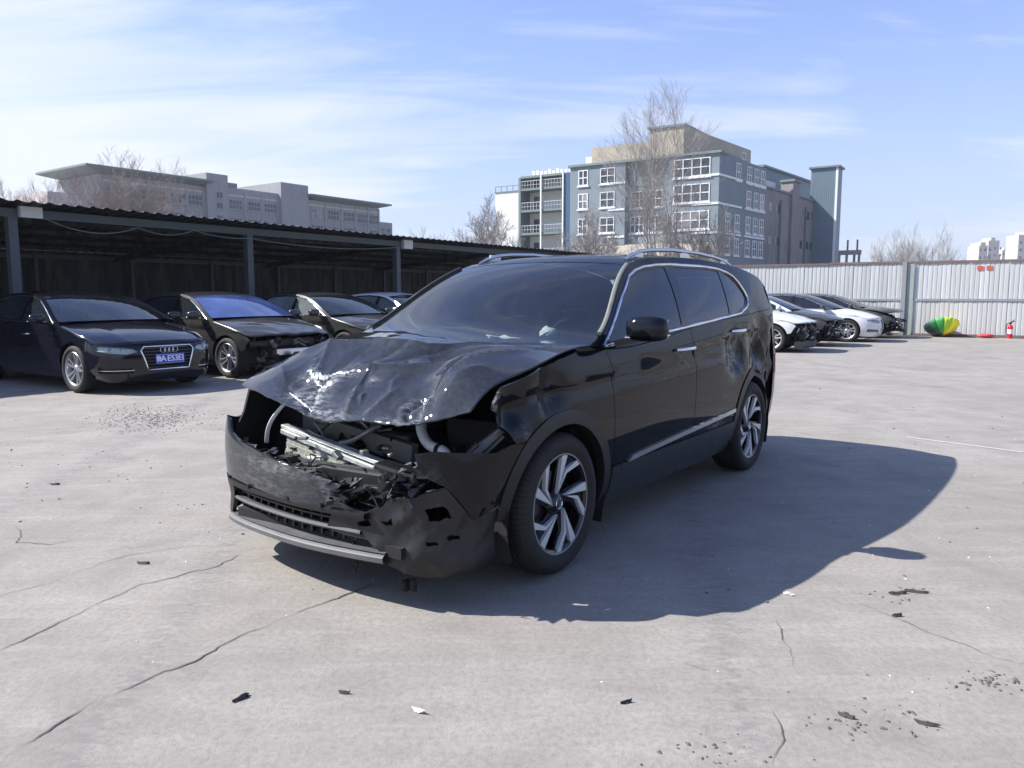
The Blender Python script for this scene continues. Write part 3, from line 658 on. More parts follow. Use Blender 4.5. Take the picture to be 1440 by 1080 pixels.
FOLDS = [((.37, -.60), (.27, -.2), .018, .07, .35), ((.27, -.2), (.22, .2), .020, .08, .3), ((.22, .2), (.02, .5), .016, .08, .3), ((.02, .5), (-.2, .68), .010, .06, .4),
         ((.53, -.34), (.545, -.20), .030, .03, .4), ((.545, -.2), (.48, -.08), .018, .035, .5), ((.48, -.08), (.42, .2), .020, .045, .4), ((.42, .2), (.33, .42), .018, .05, .5),
         ((.60, .55), (.46, .60), .012, .03, 1), ((.46, .60), (.0, .69), .010, .03, 1), ((.62, .62), (.40, .72), .008, .03, 1), ((.5, -.3), (.28, -.42), .014, .04, 1),
         ((.42, -.05), (.22, .1), -.016, .03, 1), ((.40, .12), (.15, .33), -.012, .04, 1), ((.55, .05), (.69, .12), .014, .03, 1), ((.58, -.2), (.70, -.12), -.016, .03, 1), ((.52, .30), (.68, .24), .012, .03, 1),
         ((.3, -.42), (.1, -.62), .008, .05, 1), ((.62, -.4), (.48, -.62), .008, .04, .6), ((.28, .28), (.16, .36), -.014, .03, 1)]
DENTS = [(.56, .50, -.045, .075), (.35, -.05, -.012, .09), (.30, .33, -.012, .06), (.58, .02, -.018, .07), (.45, -.45, -.010, .10), (.12, .0, .008, .2)]
HP = hood_pts(171, 191); HP[..., 2] += crumple(HP)
# ragged front edge
for j in range(HP.shape[1]):
    y = HP[0, j, 1]; jag = .008*fbm(y*6, 1.3)+.006*fbm(y*22, 4.1)*math.exp(-((y+.15)/.25)**2)
    n = HP.shape[0]
    for i in range(n):
        w = max(0, (i/(n-1)-.86)/.14)**2; HP[i, j, 0] += w*(jag+.012); HP[i, j, 2] -= w*(.010+.8*jag)
def hood_scr(v):
    x, y = v[:, 0], v[:, 1]
    o = 0*x
    for cx, cy, rx, ry, a in ((.545, -.24, .022, .10, 1), (.53, -.16, .03, .06, .8), (.50, -.08, .012, .06, .8), (.60, -.17, .05, .05, .7), (.66, -.20, .05, .12, .75), (.69, .0, .025, .12, .6), (.50, .12, .02, .03, .6), (.59, .44, .03, .05, .55), (.62, .54, .06, .02, .6), (.55, .52, .03, .02, .6), (.49, -.33, .02, .04, .5), (.68, .42, .02, .1, .35)):
        o += a*np.exp(-((x-cx)/rx)**2-((y-cy)/ry)**2)
    return np.clip(o, 0, 1)
hood = skin_obj('bonnet', HP, M['hood_paint'], SR, 30, hood_scr)
sd = hood.modifiers.new('thickness', 'SOLIDIFY'); sd.thickness = .006; sd.offset = -1
def hood_z(x, y):
    d = (HP[..., 0]-x)**2+(HP[..., 1]-y)**2; i = np.unravel_index(d.argmin(), d.shape); return float(HP[i][2])
def torn(pts, w, seed):
    rows = []; P_ = smooth_path([(x, y, 0) for x, y in pts], 9)
    for i, (x, y, _) in enumerate(P_):
        t = i/(len(P_)-1); ww = w*(.25+abs(fbm(i*.55, seed))*1.6)*math.sin(math.pi*(t*.94+.03)); xx = x+.006*fbm(i*.7, seed+4); zz = hood_z(xx, y)
        rows.append([(xx-ww*.5, y, hood_z(xx-ww*.5, y)+.003), (xx, y+.002, zz+.006+.5*ww), (xx+ww*.6, y, hood_z(xx+ww*.6, y)+.004)])
    o = skin_obj('torn_crease', np.array(rows), M['bright_metal'], SR, 25); o.parent = hood; return o
torn([(.515, -.36), (.535, -.31), (.55, -.25), (.545, -.19), (.515, -.14), (.50, -.08), (.478, -.02)], .020, 3)
torn([(.56, -.25), (.575, -.20), (.57, -.15), (.555, -.11)], .014, 8)
torn([(.545, .46), (.56, .52), (.59, .555), (.63, .545)], .012, 12)
torn([(.655, -.33), (.675, -.26), (.685, -.18), (.69, -.10)], .010, 15)
# --- front bumper pieces, cut from the wrapped bumper skin
BI = Sp([(.12, .10), (.17, .045), (.22, .025), (.30, .035), (.40, .022), (.5, .010), (.6, .012), (.72, .03), (.9, .06)])
def bump_skin(l, z, k=1.):
    S = suv.S; l = np.asarray(l, float); z = np.asarray(z, float)
    X = np.interp(l, S.L, S.X); Y = np.interp(l, S.L, S.Y); NX = np.interp(l, S.L, S.NX); NY = np.interp(l, S.L, S.NY); d = BI(z)
    w = np.clip((1.35-np.abs(l))/.4, 0, 1); d = d*w+(1-w)*S.inset(X, z)
    d = d+.006*np.sin(7*l+5*z)*np.sin(11*z)*k+gw(l, z, .55, .5, .25, .14)*(.03*ridged(l, z, 15, .8)+.02)*k
    d = d+gw(l, z, .62, .2, .25, .08)*(.035*ridged(l, z, 14, 1.9))*k+gw(l, z, .8, .40, .25, .12)*(.022*ridged(l, z, 13, .4)+.008*ridged(l, z, 33, 1.4))*k
    return np.stack([X-NX*d, Y-NY*d-.035*np.clip(-l-.2, 0, .9)+0*z, z-.0*l], -1)
LX = lambda x: float(suv.S.sx(x))
fo = (1, 0, 0)
def bpan(name, loops, m, step=.03, off=0, rim=.012, scr=None): return panel(name, loops, bump_skin, m, SR, fo, step, rim, off, scr)
def edge_l(a0, a1, n=12, r=.462, sg=1): return [(sg*LX(1.085*r*math.cos(R(a0+(a1-a0)*i/n))), .352+r*math.sin(R(a0+(a1-a0)*i/n))) for i in range(n+1)]
def bscr(v):
    x, y, z = v.T; return np.clip(.38*gw(y, z, -.1, .56, .4, .03)+.22*gw(y, z, -.3, .46, .3, .05)+.5*gw(y, z, .25, .50, .1, .05)+.25*gw(y, z, .62, .55, .1, .1), 0, 1)
bpan('bumper_bar', [[(-1.19, .712), (-.95, .705), (-.80, .735), (-.66, .735), (-.60, .675), (-.483, .64), (-.40, .628), (-.30, .612), (-.148, .590), (.0, .575), (.115, .558), (.20, .545), (.26, .525), (.235, .50), (.30, .47), (.25, .455), (.33, .425), (.40, .41), (.30, .402), (.0, .412), (-.3, .422), (-.55, .43), (-.75, .44), (-.93, .43)]+edge_l(18, 50, 10, .468, -1)], M['hood_paint'], .025, scr=bscr)  # grey of this paint stands in for sunlit sky reflection on the bar
bpan('bumper_corner', [[(.655, .702), (.75, .715), (.87, .708), (1.05, .690), (1.14, .712)]+edge_l(50, 14, 10)+[(1.0, .43), (.93, .415), (.86, .50), (.80, .565), (.72, .60), (.66, .60), (.675, .645)]], bp_, .025, off=.006, scr=bscr)
def ragged(pts, amp=.012, seed=1, step=.022):
    o = []
    for i, p in enumerate(dens(pts, step)): o.append((p[0]+amp*fbm(p[0]*31, p[1]*31, seed), p[1]+amp*fbm(p[0]*37, p[1]*23, seed+5)))
    return o
low = [(.20, .395), (.305, .392), (.36, .41), (.42, .435), (.511, .475), (.58, .49), (.66, .535), (.72, .59), (.80, .56), (.86, .49), (.93, .41), (1.0, .425)]
low = ragged([low[0], *low[1:9]], .014, 3)[:-40]+low[8:]+edge_l(12, -16, 8)
low += [(1.06, .20), (.95, .178), (.856, .168), (.74, .15), (.665, .145), (.58, .165), (.50, .20), (.46, .26), (.40, .295), (.28, .30), (.16, .315)]
hole = ragged([(.69, .455), (.74, .478), (.80, .47), (.835, .43), (.78, .415), (.72, .408)], .012, 9)
h2 = ragged([(.80, .345), (.86, .342), (.87, .325), (.81, .322)], .008, 12); h3 = ragged([(.70, .318), (.75, .315), (.76, .302), (.70, .30)], .006, 14); h4 = ragged([(.34, .37), (.40, .385), (.42, .36), (.35, .35)], .01, 4); h5 = ragged([(.46, .385), (.52, .40), (.53, .37)], .01, 2)
bpan('bumper_lower', [low, hole, h2, h3, h4, h5], M['black_trim'], .025, rim=.02)
bpan('bumper_lower', [[(-.66, .24), (-.62, .40), (-.70, .425), (-.93, .415)]+edge_l(14, -16, 8, .462, -1)+[(-1.05, .21), (-.8, .205)]], M['black_trim'], .03, off=.004, rim=.02)
def sweep(name, l0, l1, prof, m, n=40, tw=0, parent=None):
    P = []
    for l in np.linspace(l0, l1, n):
        row = []
        for o, z in prof:
            a = bump_skin(np.array(l), np.array(z), 0.); nx, ny = np.interp(l, suv.S.L, suv.S.NX), np.interp(l, suv.S.L, suv.S.NY)
            row.append((a[0]+nx*o, a[1]+ny*o, z+tw*(l-l0)))
        P.append(row)
    return skin_obj(name, np.array(P), m, parent or SR, 40)
sweep('grille_backing', -.72, .62, [(-.07, .42), (-.08, .30), (-.09, .20)], M['void'])
sweep('grille_slat', -.70, .40, [(-.03, .385), (.004, .392), (.008, .402), (.004, .418), (-.03, .418)], M['black_trim'])
sweep('grille_slat', -.66, .36, [(-.05, .30), (-.004, .312), (.003, .322), (-.004, .334), (-.05, .33)], M['grey_trim'])
sweep('grille_slat', -.60, .30, [(-.06, .352), (-.03, .356), (-.03, .366), (-.06, .366)], M['black_trim'])
for l in np.linspace(-.6, .3, 14):
    a = bump_skin(np.array(l), np.array(.34), 0.); MB().box((float(a[0])-.05, float(a[1]), .335), (.03, .012, .13)).obj('grille_rib', M['black_trim'], SR)
sweep('skid_lip', -.68, .50, [(-.13, .272), (-.06, .240), (.008, .230), (.018, .222), (.018, .200), (.006, .190), (-.06, .182)], M['lip_silver'], tw=.012)
sweep('lip_shelf', -.68, .50, [(-.14, .278), (-.06, .246), (.002, .2385)], M['grey_trim'], tw=.012)
for l in (-.42, -.08, .15):
    a = bump_skin(np.array(l), np.array(.42), 0.); MB().tube([(float(a[0])-.02, float(a[1]), .425), (float(a[0])+.012, float(a[1]), .423)], .011, 7).obj('clip', M['black_trim'], SR)
# --- what the torn front lays open
CR = MB(); top0, top1 = Vector((.575, -.45, .675)), Vector((.60, .30, .560)); dn = Vector((.045, .01, -.20))
M['radiator'] = simple('radiator fins', (.42, .44, .36), .5, .2, var=.3, scale=30)
rad = MB().box((top0+top1)/2+dn/2-Vector((.03, 0, 0)), (.01, .01, .01)); 
rad = MB(); n_ = 26
for i in range(n_):
    a = top0+dn*(i/n_); b = top1+dn*(i/n_)*.9; wob = .006*fbm(i*.7, 2.2); rad.bar(a+Vector((wob, .01, 0)), b+Vector((wob, -.01, 0)), .022, .0042)
for k in range(16):
    a = top0.lerp(top1, (k+.5)/16); rad.bar(a, a+dn, .006, .018, up=(1, 0, 0))
rad.obj('radiator', M['radiator'], SR)
MB().raw([top0-Vector((.02, 0, 0)), top1-Vector((.02, 0, 0)), top1+dn-Vector((.02, 0, 0)), top0+dn-Vector((.02, 0, 0))], [(0, 1, 2, 3)]).obj('radiator_core', M['radiator_dark'], SR)
o = MB().bar(top0+Vector((0, -.03, .012)), top1+Vector((0, .05, .012)), .050, .018); o.bar(top0+Vector((.03, -.02, -.012)), top1+Vector((.03, .03, -.018)), .014, .026)
bevel(o.obj('crossmember', M['scuffed_alu'], SR), .004, 2)
o = MB().bar((.44, -.47, .70), (.46, .34, .61), .05, .10); bevel(o.obj('fan_shroud', M['olive'], SR), .006, 2)
o = MB().box((.33, -.085, .675), (.10, .15, .16)); o.box((.385, -.085, .62), (.02, .05, .03)); bevel(o.obj('relay_box', M['grey_plastic'], SR), .006, 2)
o = MB().box((.70, .05, .52), (.07, .80, .10), rz=R(4)); bevel(o.obj('bumper_beam', M['black_trim'], SR), .015, 2)
o = MB().box((.68, .46, .555), (.10, .34, .11), rz=R(-14)).box((.69, .40, .47), (.12, .40, .08), rz=R(-10)).box((.72, .36, .41), (.08, .3, .04), rz=R(-8)); bevel(o.obj('energy_absorber', M['gloss_plastic'], SR), .02, 2)
def hosep(pts, r, name, m, n=10): return MB().tube(smooth_path(pts), r, n).obj(name, m, SR, smooth=60)
hosep([(.33, .27, .77), (.37, .30, .715), (.40, .36, .665), (.42, .43, .648), (.43, .50, .635), (.44, .525, .595), (.44, .53, .55)], .026, 'washer_hose', M['white_plastic'])
MB().tube([(.425, .455, .644), (.428, .475, .641)], .031, 10).obj('hose_clamp', M['void'], SR)
P0 = [(.52, -.535, .80), (.57, -.565, .735), (.59, -.60, .66), (.585, -.625, .58)]
st = []
for q in smooth_path(P0, 5): st.append([(q[0], q[1]-.017, q[2]), (q[0]+.012, q[1], q[2]), (q[0], q[1]+.017, q[2])])
o = skin_obj('headlamp_bracket', np.array(st), M['white_plastic'], SR); o.modifiers.new('t', 'SOLIDIFY').thickness = .008
# headlamp well on the far side, strut tops, engine cover
o = MB().box((.30, -.02, .60), (.28, .58, .20)).box((.18, .05, .72), (.22, .42, .08)).box((.30, -.30, .70), (.20, .16, .20)); bevel(o.obj('engine_cover', M['dark_plastic'], SR), .03, 3)
o = MB().box((.34, -.60, .58), (.03, .36, .50)).raw([(x, y, z) for y in (-.80, -.785) for x, z in ((.3, .40), (.64, .40), (.66, .64), (.60, .74), (.56, .86), (.3, .92))], [(0, 1, 2, 3, 4, 5), (11, 10, 9, 8, 7, 6)]+[(i, (i+1) % 6, 6+(i+1) % 6, 6+i) for i in range(6)]).box((.45, -.62, .44), (.3, .36, .02)); o.obj('headlamp_well', M['void'], SR)
o = MB().box((.30, .62, .55), (.03, .40, .46)).box((.40, .66, .52), (.26, .36, .02)); o.obj('headlamp_well', M['void'], SR)
o = MB().bar((.52, .70, .625), (.36, .80, .775), .012, .03).bar((.36, .80, .775), (.34, .83, .80), .012, .06); bevel(o.obj('fender_brace', M['steel'], SR), .003, 1)
o = MB()
for i, (a, b) in enumerate((((.46, .74, .65), (.38, .80, .74)), ((.44, .71, .70), (.38, .78, .77)), ((.48, .66, .64), (.44, .70, .70)))): o.bar(a, b, .05, .006)
o.obj('torn_bracket', M['steel'], SR)
rg = random.Random(21)
for k in range(30):
    a = Vector((rg.uniform(.30, .58), rg.uniform(-.55, .18), rg.uniform(.52, .72))); pts = [a]
    for i in range(4): pts.append(pts[-1]+Vector((rg.uniform(-.03, .05), rg.uniform(-.10, .10), rg.uniform(-.06, .05))))
    hosep(pts, rg.choice((.004, .006, .009, .014)), 'wiring_hose', M[rg.choice(('void', 'void', 'black_trim', 'steel'))], 6)
for k in range(34):
    c = (rg.uniform(.40, .70), rg.uniform(-.50, .62), rg.uniform(.50, .66)); mt = Matrix.Rotation(rg.uniform(0, 6), 3, 'Z') @ Matrix.Rotation(rg.uniform(-.6, .6), 3, 'X')
    bevel(MB().box(c, (rg.uniform(.015, .05), rg.uniform(.02, .09), rg.uniform(.008, .03)), M=mt).obj('broken_bracket', M[rg.choice(('black_trim', 'gloss_plastic', 'steel', 'black_trim'))], SR), .003, 1)
for k in range(46):   # torn plastic edge along the bar
    l = rg.uniform(-.62, .30); z = .60-.12*(l+.5)+rg.uniform(-.02, .02); a = bump_skin(np.array(l), np.array(z), 0.); mt = Matrix.Rotation(rg.uniform(0, 6), 3, 'Z') @ Matrix.Rotation(rg.uniform(-.7, .7), 3, 'Y')
    MB().box((float(a[0])-rg.uniform(.03, .13), float(a[1]), z+.0), (rg.uniform(.02, .07), rg.uniform(.008, .05), rg.uniform(.003, .008)), M=mt).obj('torn_tab', M[rg.choice(('black_trim', 'black_trim', 'grey_trim', 'gloss_plastic'))], SR)
for k in range(40):
    l = rg.uniform(.15, .72); z = .40+.14*((l-.15)/.55)+rg.uniform(-.01, .12); a = bump_skin(np.array(l), np.array(z), 0.); mt = Matrix.Rotation(rg.uniform(0, 6), 3, 'Z') @ Matrix.Rotation(rg.uniform(-1, 1), 3, 'Y')
    MB().raw([tuple(Vector((float(a[0])-rg.uniform(.0, .10), float(a[1]), z))+mt @ Vector(q)*rg.uniform(.6, 1.3)) for q in ((0, 0, 0), (.05, .01, .004), (.03, .06, .0), (-.01, .03, .012), (.02, .03, -.008))], [(0, 1, 2, 3), (0, 4, 1), (1, 4, 2), (2, 4, 3), (3, 4, 0)]).obj('torn_shard', M[rg.choice(('black_trim', 'gloss_plastic', 'grey_trim', 'gloss_plastic'))], SR)
for k in range(9):
    a = Vector((rg.uniform(.60, .76), rg.uniform(-.35, .62), rg.uniform(.46, .60))); pts = [a]
    for i in range(5): pts.append(pts[-1]+Vector((rg.uniform(-.01, .04), rg.uniform(-.06, .06), rg.uniform(-.05, .02))))
    hosep(pts, rg.choice((.003, .004)), 'torn_wire', M[rg.choice(('void', 'wire_red', 'grey_trim', 'void'))], 5)
sweep('bumper_ledge', -.75, .28, [(-.012, .60), (-.07, .60), (-.14, .585)], M['black_trim'], tw=-.10)
o = MB().box((.515, -.05, .536), (.02, .055, .06), rz=.2); o = MB()
o.box((.662, -.17, .545), (.012, .05, .055)).box((.655, -.12, .565), (.012, .03, .03)); bevel(o.obj('white_bracket', M['white_plastic'], SR), .003, 1)
hosep([(.80, .28, .28), (.83, .30, .22), (.815, .305, .17), (.83, .30, .13)], .008, 'dangling_clip', M['void'], 6)
o = MB().box((.72, .52, .085), (.05, .03, .05)).box((.73, .57, .10), (.025, .03, .06)); bevel(o.obj('dangling_clip', M['void'], SR), .006, 1)
for (x, y, z, sx, sy) in ((-.56, .16, 1.085, .05, .11), (-.60, .0, 1.085, .05, .08), (-.53, -.38, 1.10, .04, .08), (-.90, .22, 1.13, .06, .06)):
    P = []
    for i in range(8):
        th = math.pi*(i+.01)/7.02
        P.append([(x+sx*math.cos(th)*(1+.3*fbm(i*.8, k*.7, x*9)), y+sy*math.sin(th)*math.cos(2*math.pi*k/14)*(1+.3*fbm(i*.5, (k % 14)*.9, y*7)), z+.045*math.sin(th)*math.sin(2*math.pi*k/14)*(1+.4*fbm(i, (k % 14)*.6, 3))) for k in range(15)])
    skin_obj('deployed_airbag', np.array(P), M['airbag'], SR)
def ground_mat():
    t = NT('weathered concrete'); co = t.coord('Object')
    big = t.noise(.35, 5, .6, co); mid = t.noise(2.2, 6, .62, co, .4); fine = t.noise(38, 6, .7, co); grit = t.noise(190, 3, .7, co)
    streak = t.noise(3.5, 5, .6, co, .5, (.35, 2.6, 1))
    c = t.mixc(t.ramp(big, [(.32, 0), (.68, 1)]), (.262, .240, .208), (.325, .300, .264))
    c = t.mixc(t.math('MULTIPLY', t.ramp(mid, [(.40, 0), (.66, 1)]), .75), c, (.222, .204, .178))
    c = t.mixc(t.math('MULTIPLY', t.ramp(streak, [(.48, 0), (.75, 1)]), .35), c, (.40, .375, .335))
    warm = t.ramp(t.noise(.8, 4, .6, co), [(.55, 0), (.75, 1)])
    c = t.mixc(t.math('MULTIPLY', warm, .5), c, (.325, .275, .225))
    c = t.mixc(t.math('MULTIPLY', t.ramp(fine, [(.36, 1), (.56, 0)]), .42), c, (.165, .15, .13))
    dk = t.ramp(t.noise(.9, 6, .68, co, .8, (1, .5, 1)), [(.52, 0), (.70, 1)]); c = t.mixc(t.math('MULTIPLY', dk, .6), c, (.182, .167, .147))
    oil = t.ramp(t.noise(1.35, 4, .55, co, .2), [(.62, 0), (.74, 1)])
    c = t.mixc(t.math('MULTIPLY', oil, .35), c, (.09, .088, .085))
    specks = t.ramp(grit, [(.70, 0), (.76, 1)]); c = t.mixc(t.math('MULTIPLY', specks, .5), c, (.08, .075, .07))
    sp = t.node('ShaderNodeSeparateXYZ'); t.l.new(co, sp.inputs[0])
    for x0, w in ((-.98, .16), (.35, .2), (-2.6, .2)):
        q = t.math('ABSOLUTE', t.math('SUBTRACT', t.math('ADD', sp.outputs[0], t.math('MULTIPLY', sp.outputs[1], .14*(1 if x0 < 0 else -1.2))), x0)); band = t.math('SUBTRACT', 1.0, t.math('DIVIDE', q, w), True)
        tread = t.ramp(t.noise(9, 5, .7, co, 1.2, (1, 2.2, 1)), [(.42, 0), (.60, 1)]); c = t.mixc(t.math('MULTIPLY', t.math('MULTIPLY', band, tread), .55), c, (.15, .142, .135))
    t.P(Base_Color=c, Roughness=t.math('ADD', .72, t.math('MULTIPLY', mid, .2)), Specular_IOR_Level=.35)
    h = t.math('ADD', t.math('ADD', t.math('MULTIPLY', mid, 1.0), t.math('MULTIPLY', fine, .35)), t.math('ADD', t.math('MULTIPLY', grit, .12), t.math('MULTIPLY', streak, .5)))
    t.bump(h, .7, .014); return t.m
g = MB().grid(np.array([[(x, y, 0) for x in (-1300, -300, -60, 0, 60, 300, 1300)] for y in (-300, -100, -20, 40, 200, 1500)])).obj('ground', ground_mat())
tag(g, 'pale cracked concrete yard', kind='structure'); GROUND = g
# ------------------------------------------------------------------ parked saloons
def sedan_params(**k):
    P = dict(wb=2.95, tyre=.338, arch=.378, sill=.30, sillbot=.18,
     plan=[(.90, 0), (.885, .3), (.83, .55), (.73, .74), (.55, .86), (.25, .915), (-.3, .928), (-1.5, .932), (-2.6, .928), (-3.2, .905), (-3.7, .84), (-3.93, .70), (-4.04, .42), (-4.07, 0)],
     inset=[(.1, .18), (.18, .12), (.25, .07), (.34, .03), (.45, .01), (.6, 0), (.72, 0), (.85, .008), (.95, .018), (1.1, .04)],
     nose=[(.1, .14), (.17, .06), (.24, .025), (.34, .01), (.5, .0), (.6, .012), (.68, .045), (.74, .09)],
     crease=[(.9, .70), (.2, .79), (-.5, .83), (-1.5, .855), (-3, .88), (-4, .88)],
     belt=[(.9, .86), (0, .925), (-.43, .945), (-1.5, .965), (-2.5, .985), (-3.2, 1.0), (-4, .985)],
     cant=[(-.35, .955), (-.6, 1.075), (-.9, 1.215), (-1.2, 1.325), (-1.5, 1.383), (-1.9, 1.408), (-2.4, 1.39), (-2.8, 1.325), (-3.1, 1.235), (-3.4, 1.115), (-3.6, 1.03)],
     lean=(.42, .42),
     cutA=[(-.46, .30), (-.475, .6), (-.465, .85), (-.43, .942)], cutB=[(-1.52, .30), (-1.535, .7), (-1.505, .962)],
     cutC=[(-2.575, .30)]+arc(-2.95, .338, .382, 10, 50, 6)+[(-2.66, .76), (-2.63, .984)], cC_arch=50,
     fender_front=[(.44, .47), (.50, .58), (.55, .645)], arch_front=18,
     hoodline=[(.50, .690), (.3, .770), (.1, .83), (-.1, .878), (-.35, .932)],
     handles=[(-1.22, -1.44, .80), (-2.28, -2.50, .825)], rear_join=-3.55, cab=(-.35, -3.58), deck=(-3.52, .035),
     bow=Sp([(-.42, .24), (-.8, .15), (-1.3, .05), (-1.8, 0), (-2.6, -.05), (-3.1, -.12), (-3.6, -.2)]), crown=Sp([(-.42, .02), (-1.3, .035), (-1.9, .045), (-2.6, .04), (-3.6, .02)]),
     dlo=[(-.52, .967), (-.75, 1.085), (-1.0, 1.20), (-1.25, 1.295), (-1.55, 1.35), (-1.9, 1.37), (-2.3, 1.352), (-2.62, 1.285), (-2.88, 1.185), (-3.02, 1.10), (-3.03, 1.06), (-2.86, 1.02), (-2.5, 1.001), (-1.5, .981)],
     windows=[[(-.68, .988), (-.70, 1.04), (-1.0, 1.182), (-1.25, 1.276), (-1.52, 1.328), (-1.49, .998)], [(-1.58, 1.0), (-1.60, 1.338), (-1.9, 1.352), (-2.3, 1.334), (-2.46, 1.30), (-2.50, 1.016)], [(-2.57, 1.018), (-2.53, 1.284), (-2.64, 1.258), (-2.86, 1.17), (-3.0, 1.09), (-3.0, 1.07), (-2.85, 1.034)]])
    P.update(k); return P
def text_mesh(body, size, font_scale=1.0):
    cu = bpy.data.curves.new('t', 'FONT'); cu.body = body; cu.size = size; cu.align_x = 'CENTER'; cu.align_y = 'CENTER'; cu.extrude = .0012; cu.offset = size*.012
    o = bpy.data.objects.new('t', cu); COL.objects.link(o); bpy.context.view_layer.update()
    me = bpy.data.meshes.new_from_object(o); bpy.data.objects.remove(o); return me
def sedan(name, loc, ang, label, pm, hood_m=None, front='intact', panels=None, windscreen=None, spokes='double', hood_lift=0, am=0, P=None, badge=None, side_glass=None, steer=0, group=None):
    P = P or sedan_params()
    if side_glass: P['side_glass'] = side_glass
    c = Car(name, P, loc, ang, label, 'car', group); S = c.S; rt = c.root; zh = Sp(P['hoodline'])
    c.sides(pm, panels); c.inner(); c.rear(pm)
    c.strip('windscreen', -.42, -1.27, windscreen or M['glass'], 12, 21, .01); c.strip('roof', -1.28, -2.72, (panels or {}).get('roof', pm), 16, 25); c.strip('rear_window', -2.73, -3.50, M['tint_glass'], 10, 17, .03)
    for sg in (1, -1):
        wheel(rt, (0, sg*.80, P['tyre']), P['tyre'], .236, .235, spokes, sg, am, steer); wheel(rt, (-P['wb'], sg*.80, P['tyre']), P['tyre'], .236, .235, spokes, sg, am+20)
        c.mirror(sg, (panels or {}).get('mirror', pm), -.66, 1.035, .88)
    # bonnet
    U, X = np.meshgrid(np.linspace(-1, 1, 33), np.linspace(-.40, .50, 18)); hb = Sp([(-.42, .20), (0, .23), (.3, .29), (.5, .325)]); hc = Sp([(-.42, .045), (0, .05), (.5, .022)])
    yy = S.side(X, zh(X))[..., 1]-.004
    H = np.stack([X-.03*(X < -.35)+(hb(X)+.03)*(1-np.abs(U)**(2+2*np.clip((X+.4)/.6, 0, 1))), U*yy, zh(X)+hc(X)*(1-U**2)+.010*np.exp(-((np.abs(U)-.62)/.05)**2)*np.clip((X+.5)/1, 0, 1)], -1)
    if hood_lift:
        t = (H[..., 0]+.4)/1.2; H[..., 2] += hood_lift*np.clip(t, 0, 1)+.02*np.sin(9*H[..., 0]+5*H[..., 1])*np.clip(t, 0, 1)+.025*ridged(H[..., 0], H[..., 1], 8, 1.)*np.clip(t*1.4-.5, 0, 1); H[..., 0] -= .06*np.clip(t, 0, 1)
    elif front != 'intact':
        t = np.clip((H[..., 0]+.1)/.9, 0, 1); H[..., 2] += t*(.035*ridged(H[..., 0], H[..., 1], 7, .5)-.01)
    o = skin_obj('bonnet', H, hood_m or pm, rt, 50); o.modifiers.new('thickness', 'SOLIDIFY').thickness = .012
    LX = lambda x: float(S.sx(x)); fr = (1, 0, 0)
    if front == 'intact':
        l1 = LX(.50); n = 41; ls = np.linspace(-l1, l1, n)
        eg = [(LX(.378*math.cos(R(a))), .338+.378*math.sin(R(a))) for a in np.linspace(16, -24, 9)]
        lamp = P.get('lamp', [(.44, .592), (.50, .640), (.75, .668), (.98, .672), (1.03, .655), (.98, .61), (.80, .575), (.58, .558)]); gr = P.get('grille', [(-.36, .655), (-.40, .60), (-.31, .33), (.31, .33), (.40, .60), (.36, .655)])
        slot = [(.50, .295), (.53, .37), (.98, .39), (1.0, .30)]
        outer = [(-l1-.02, .675)]+[(l, .685+.010*(1-(l/l1)**2)) for l in ls]+[(l1+.02, .675), (LX(.49), .58), (LX(.43), .47)]+eg+[(1.05, .17), (-1.05, .17)]+[(-a, b) for a, b in eg[::-1]]+[(-LX(.43), .47), (-LX(.49), .58)]
        mir = lambda p: [(-a, b) for a, b in p]
        low = lambda l, z: S.low(l, z)
        panel('front_bumper', [outer, lamp, mir(lamp), gr, slot, mir(slot)], low, pm, rt, fr, .05, .02)
        top = np.array([S.low(l, .685+.010*(1-(l/l1)**2)) for l in ls]); hf = H[-1]; us = np.linspace(0, hf.shape[0]-1, n); hf = np.array([[np.interp(u, np.arange(hf.shape[0]), hf[:, k]) for k in range(3)] for u in us])
        skin_obj('nose_cap', np.array([top*(1-k)+hf*k+np.array([0, 0, .012*math.sin(math.pi*k)]) for k in (0, .25, .5, .75, 1)]), pm, rt, 70)
        for sgn in (1, -1):
            lp = lamp if sgn > 0 else mir(lamp)
            b = panel('headlamp', [lp], low, M['lamp_refl'], rt, fr, .05, .0, -.035)
            panel('headlamp_lens', [lp], low, M['lamp_glass'], b, fr, .05, .0, -.002)
            for cl in (.62, .78): 
                q = S.low(sgn*cl, .618); MB().lathe([(.0, .0), (.018, .002), (.030, .012), (.034, .02)], 16, (float(q[0])-.045, float(q[1]), .618), 'X').obj('lamp_projector', M['chrome'], b, smooth=50)
            dl = [lp[i] for i in range(len(lp))]; q = [tuple(S.low(a, z)-np.array([.012, 0, 0])) for a, z in dens([lp[0], lp[7], lp[6], lp[5]], .05)[:-6]]
            MB().tube(q, .006, 5).obj('running_light', M['white_plastic'], b)
            sl_ = slot if sgn > 0 else mir(slot); panel('bumper_intake', [sl_], low, M['black_trim'], rt, fr, .06, 0, -.03)
            q = [tuple(S.low(sgn*a, .335)+np.array([.002, 0, 0])) for a in np.linspace(.50, .98, 10)]; MB().tube(q, .008, 6).obj('bumper_chrome', M['chrome'], rt)
        panel('grille_mesh', [gr], low, M['void'], rt, fr, .06, 0, -.035)
        q = [tuple(S.low(a, z)+np.array([.004, 0, 0])) for a, z in dens(gr, .06)]; MB().tube([*q, q[0], q[1]], .011, 6, False).obj('grille_frame', M['chrome'], rt, smooth=60)
        for z in np.linspace(.36, .63, 7):
            hw = np.interp(z, [.33, .60, .655], [.31, .40, .36])-.015; q = [tuple(S.low(a, z)-np.array([.006, 0, 0])) for a in np.linspace(-hw, hw, 15)]; MB().tube(q, .006, 5).obj('grille_bar', M['silver_dark'], rt)
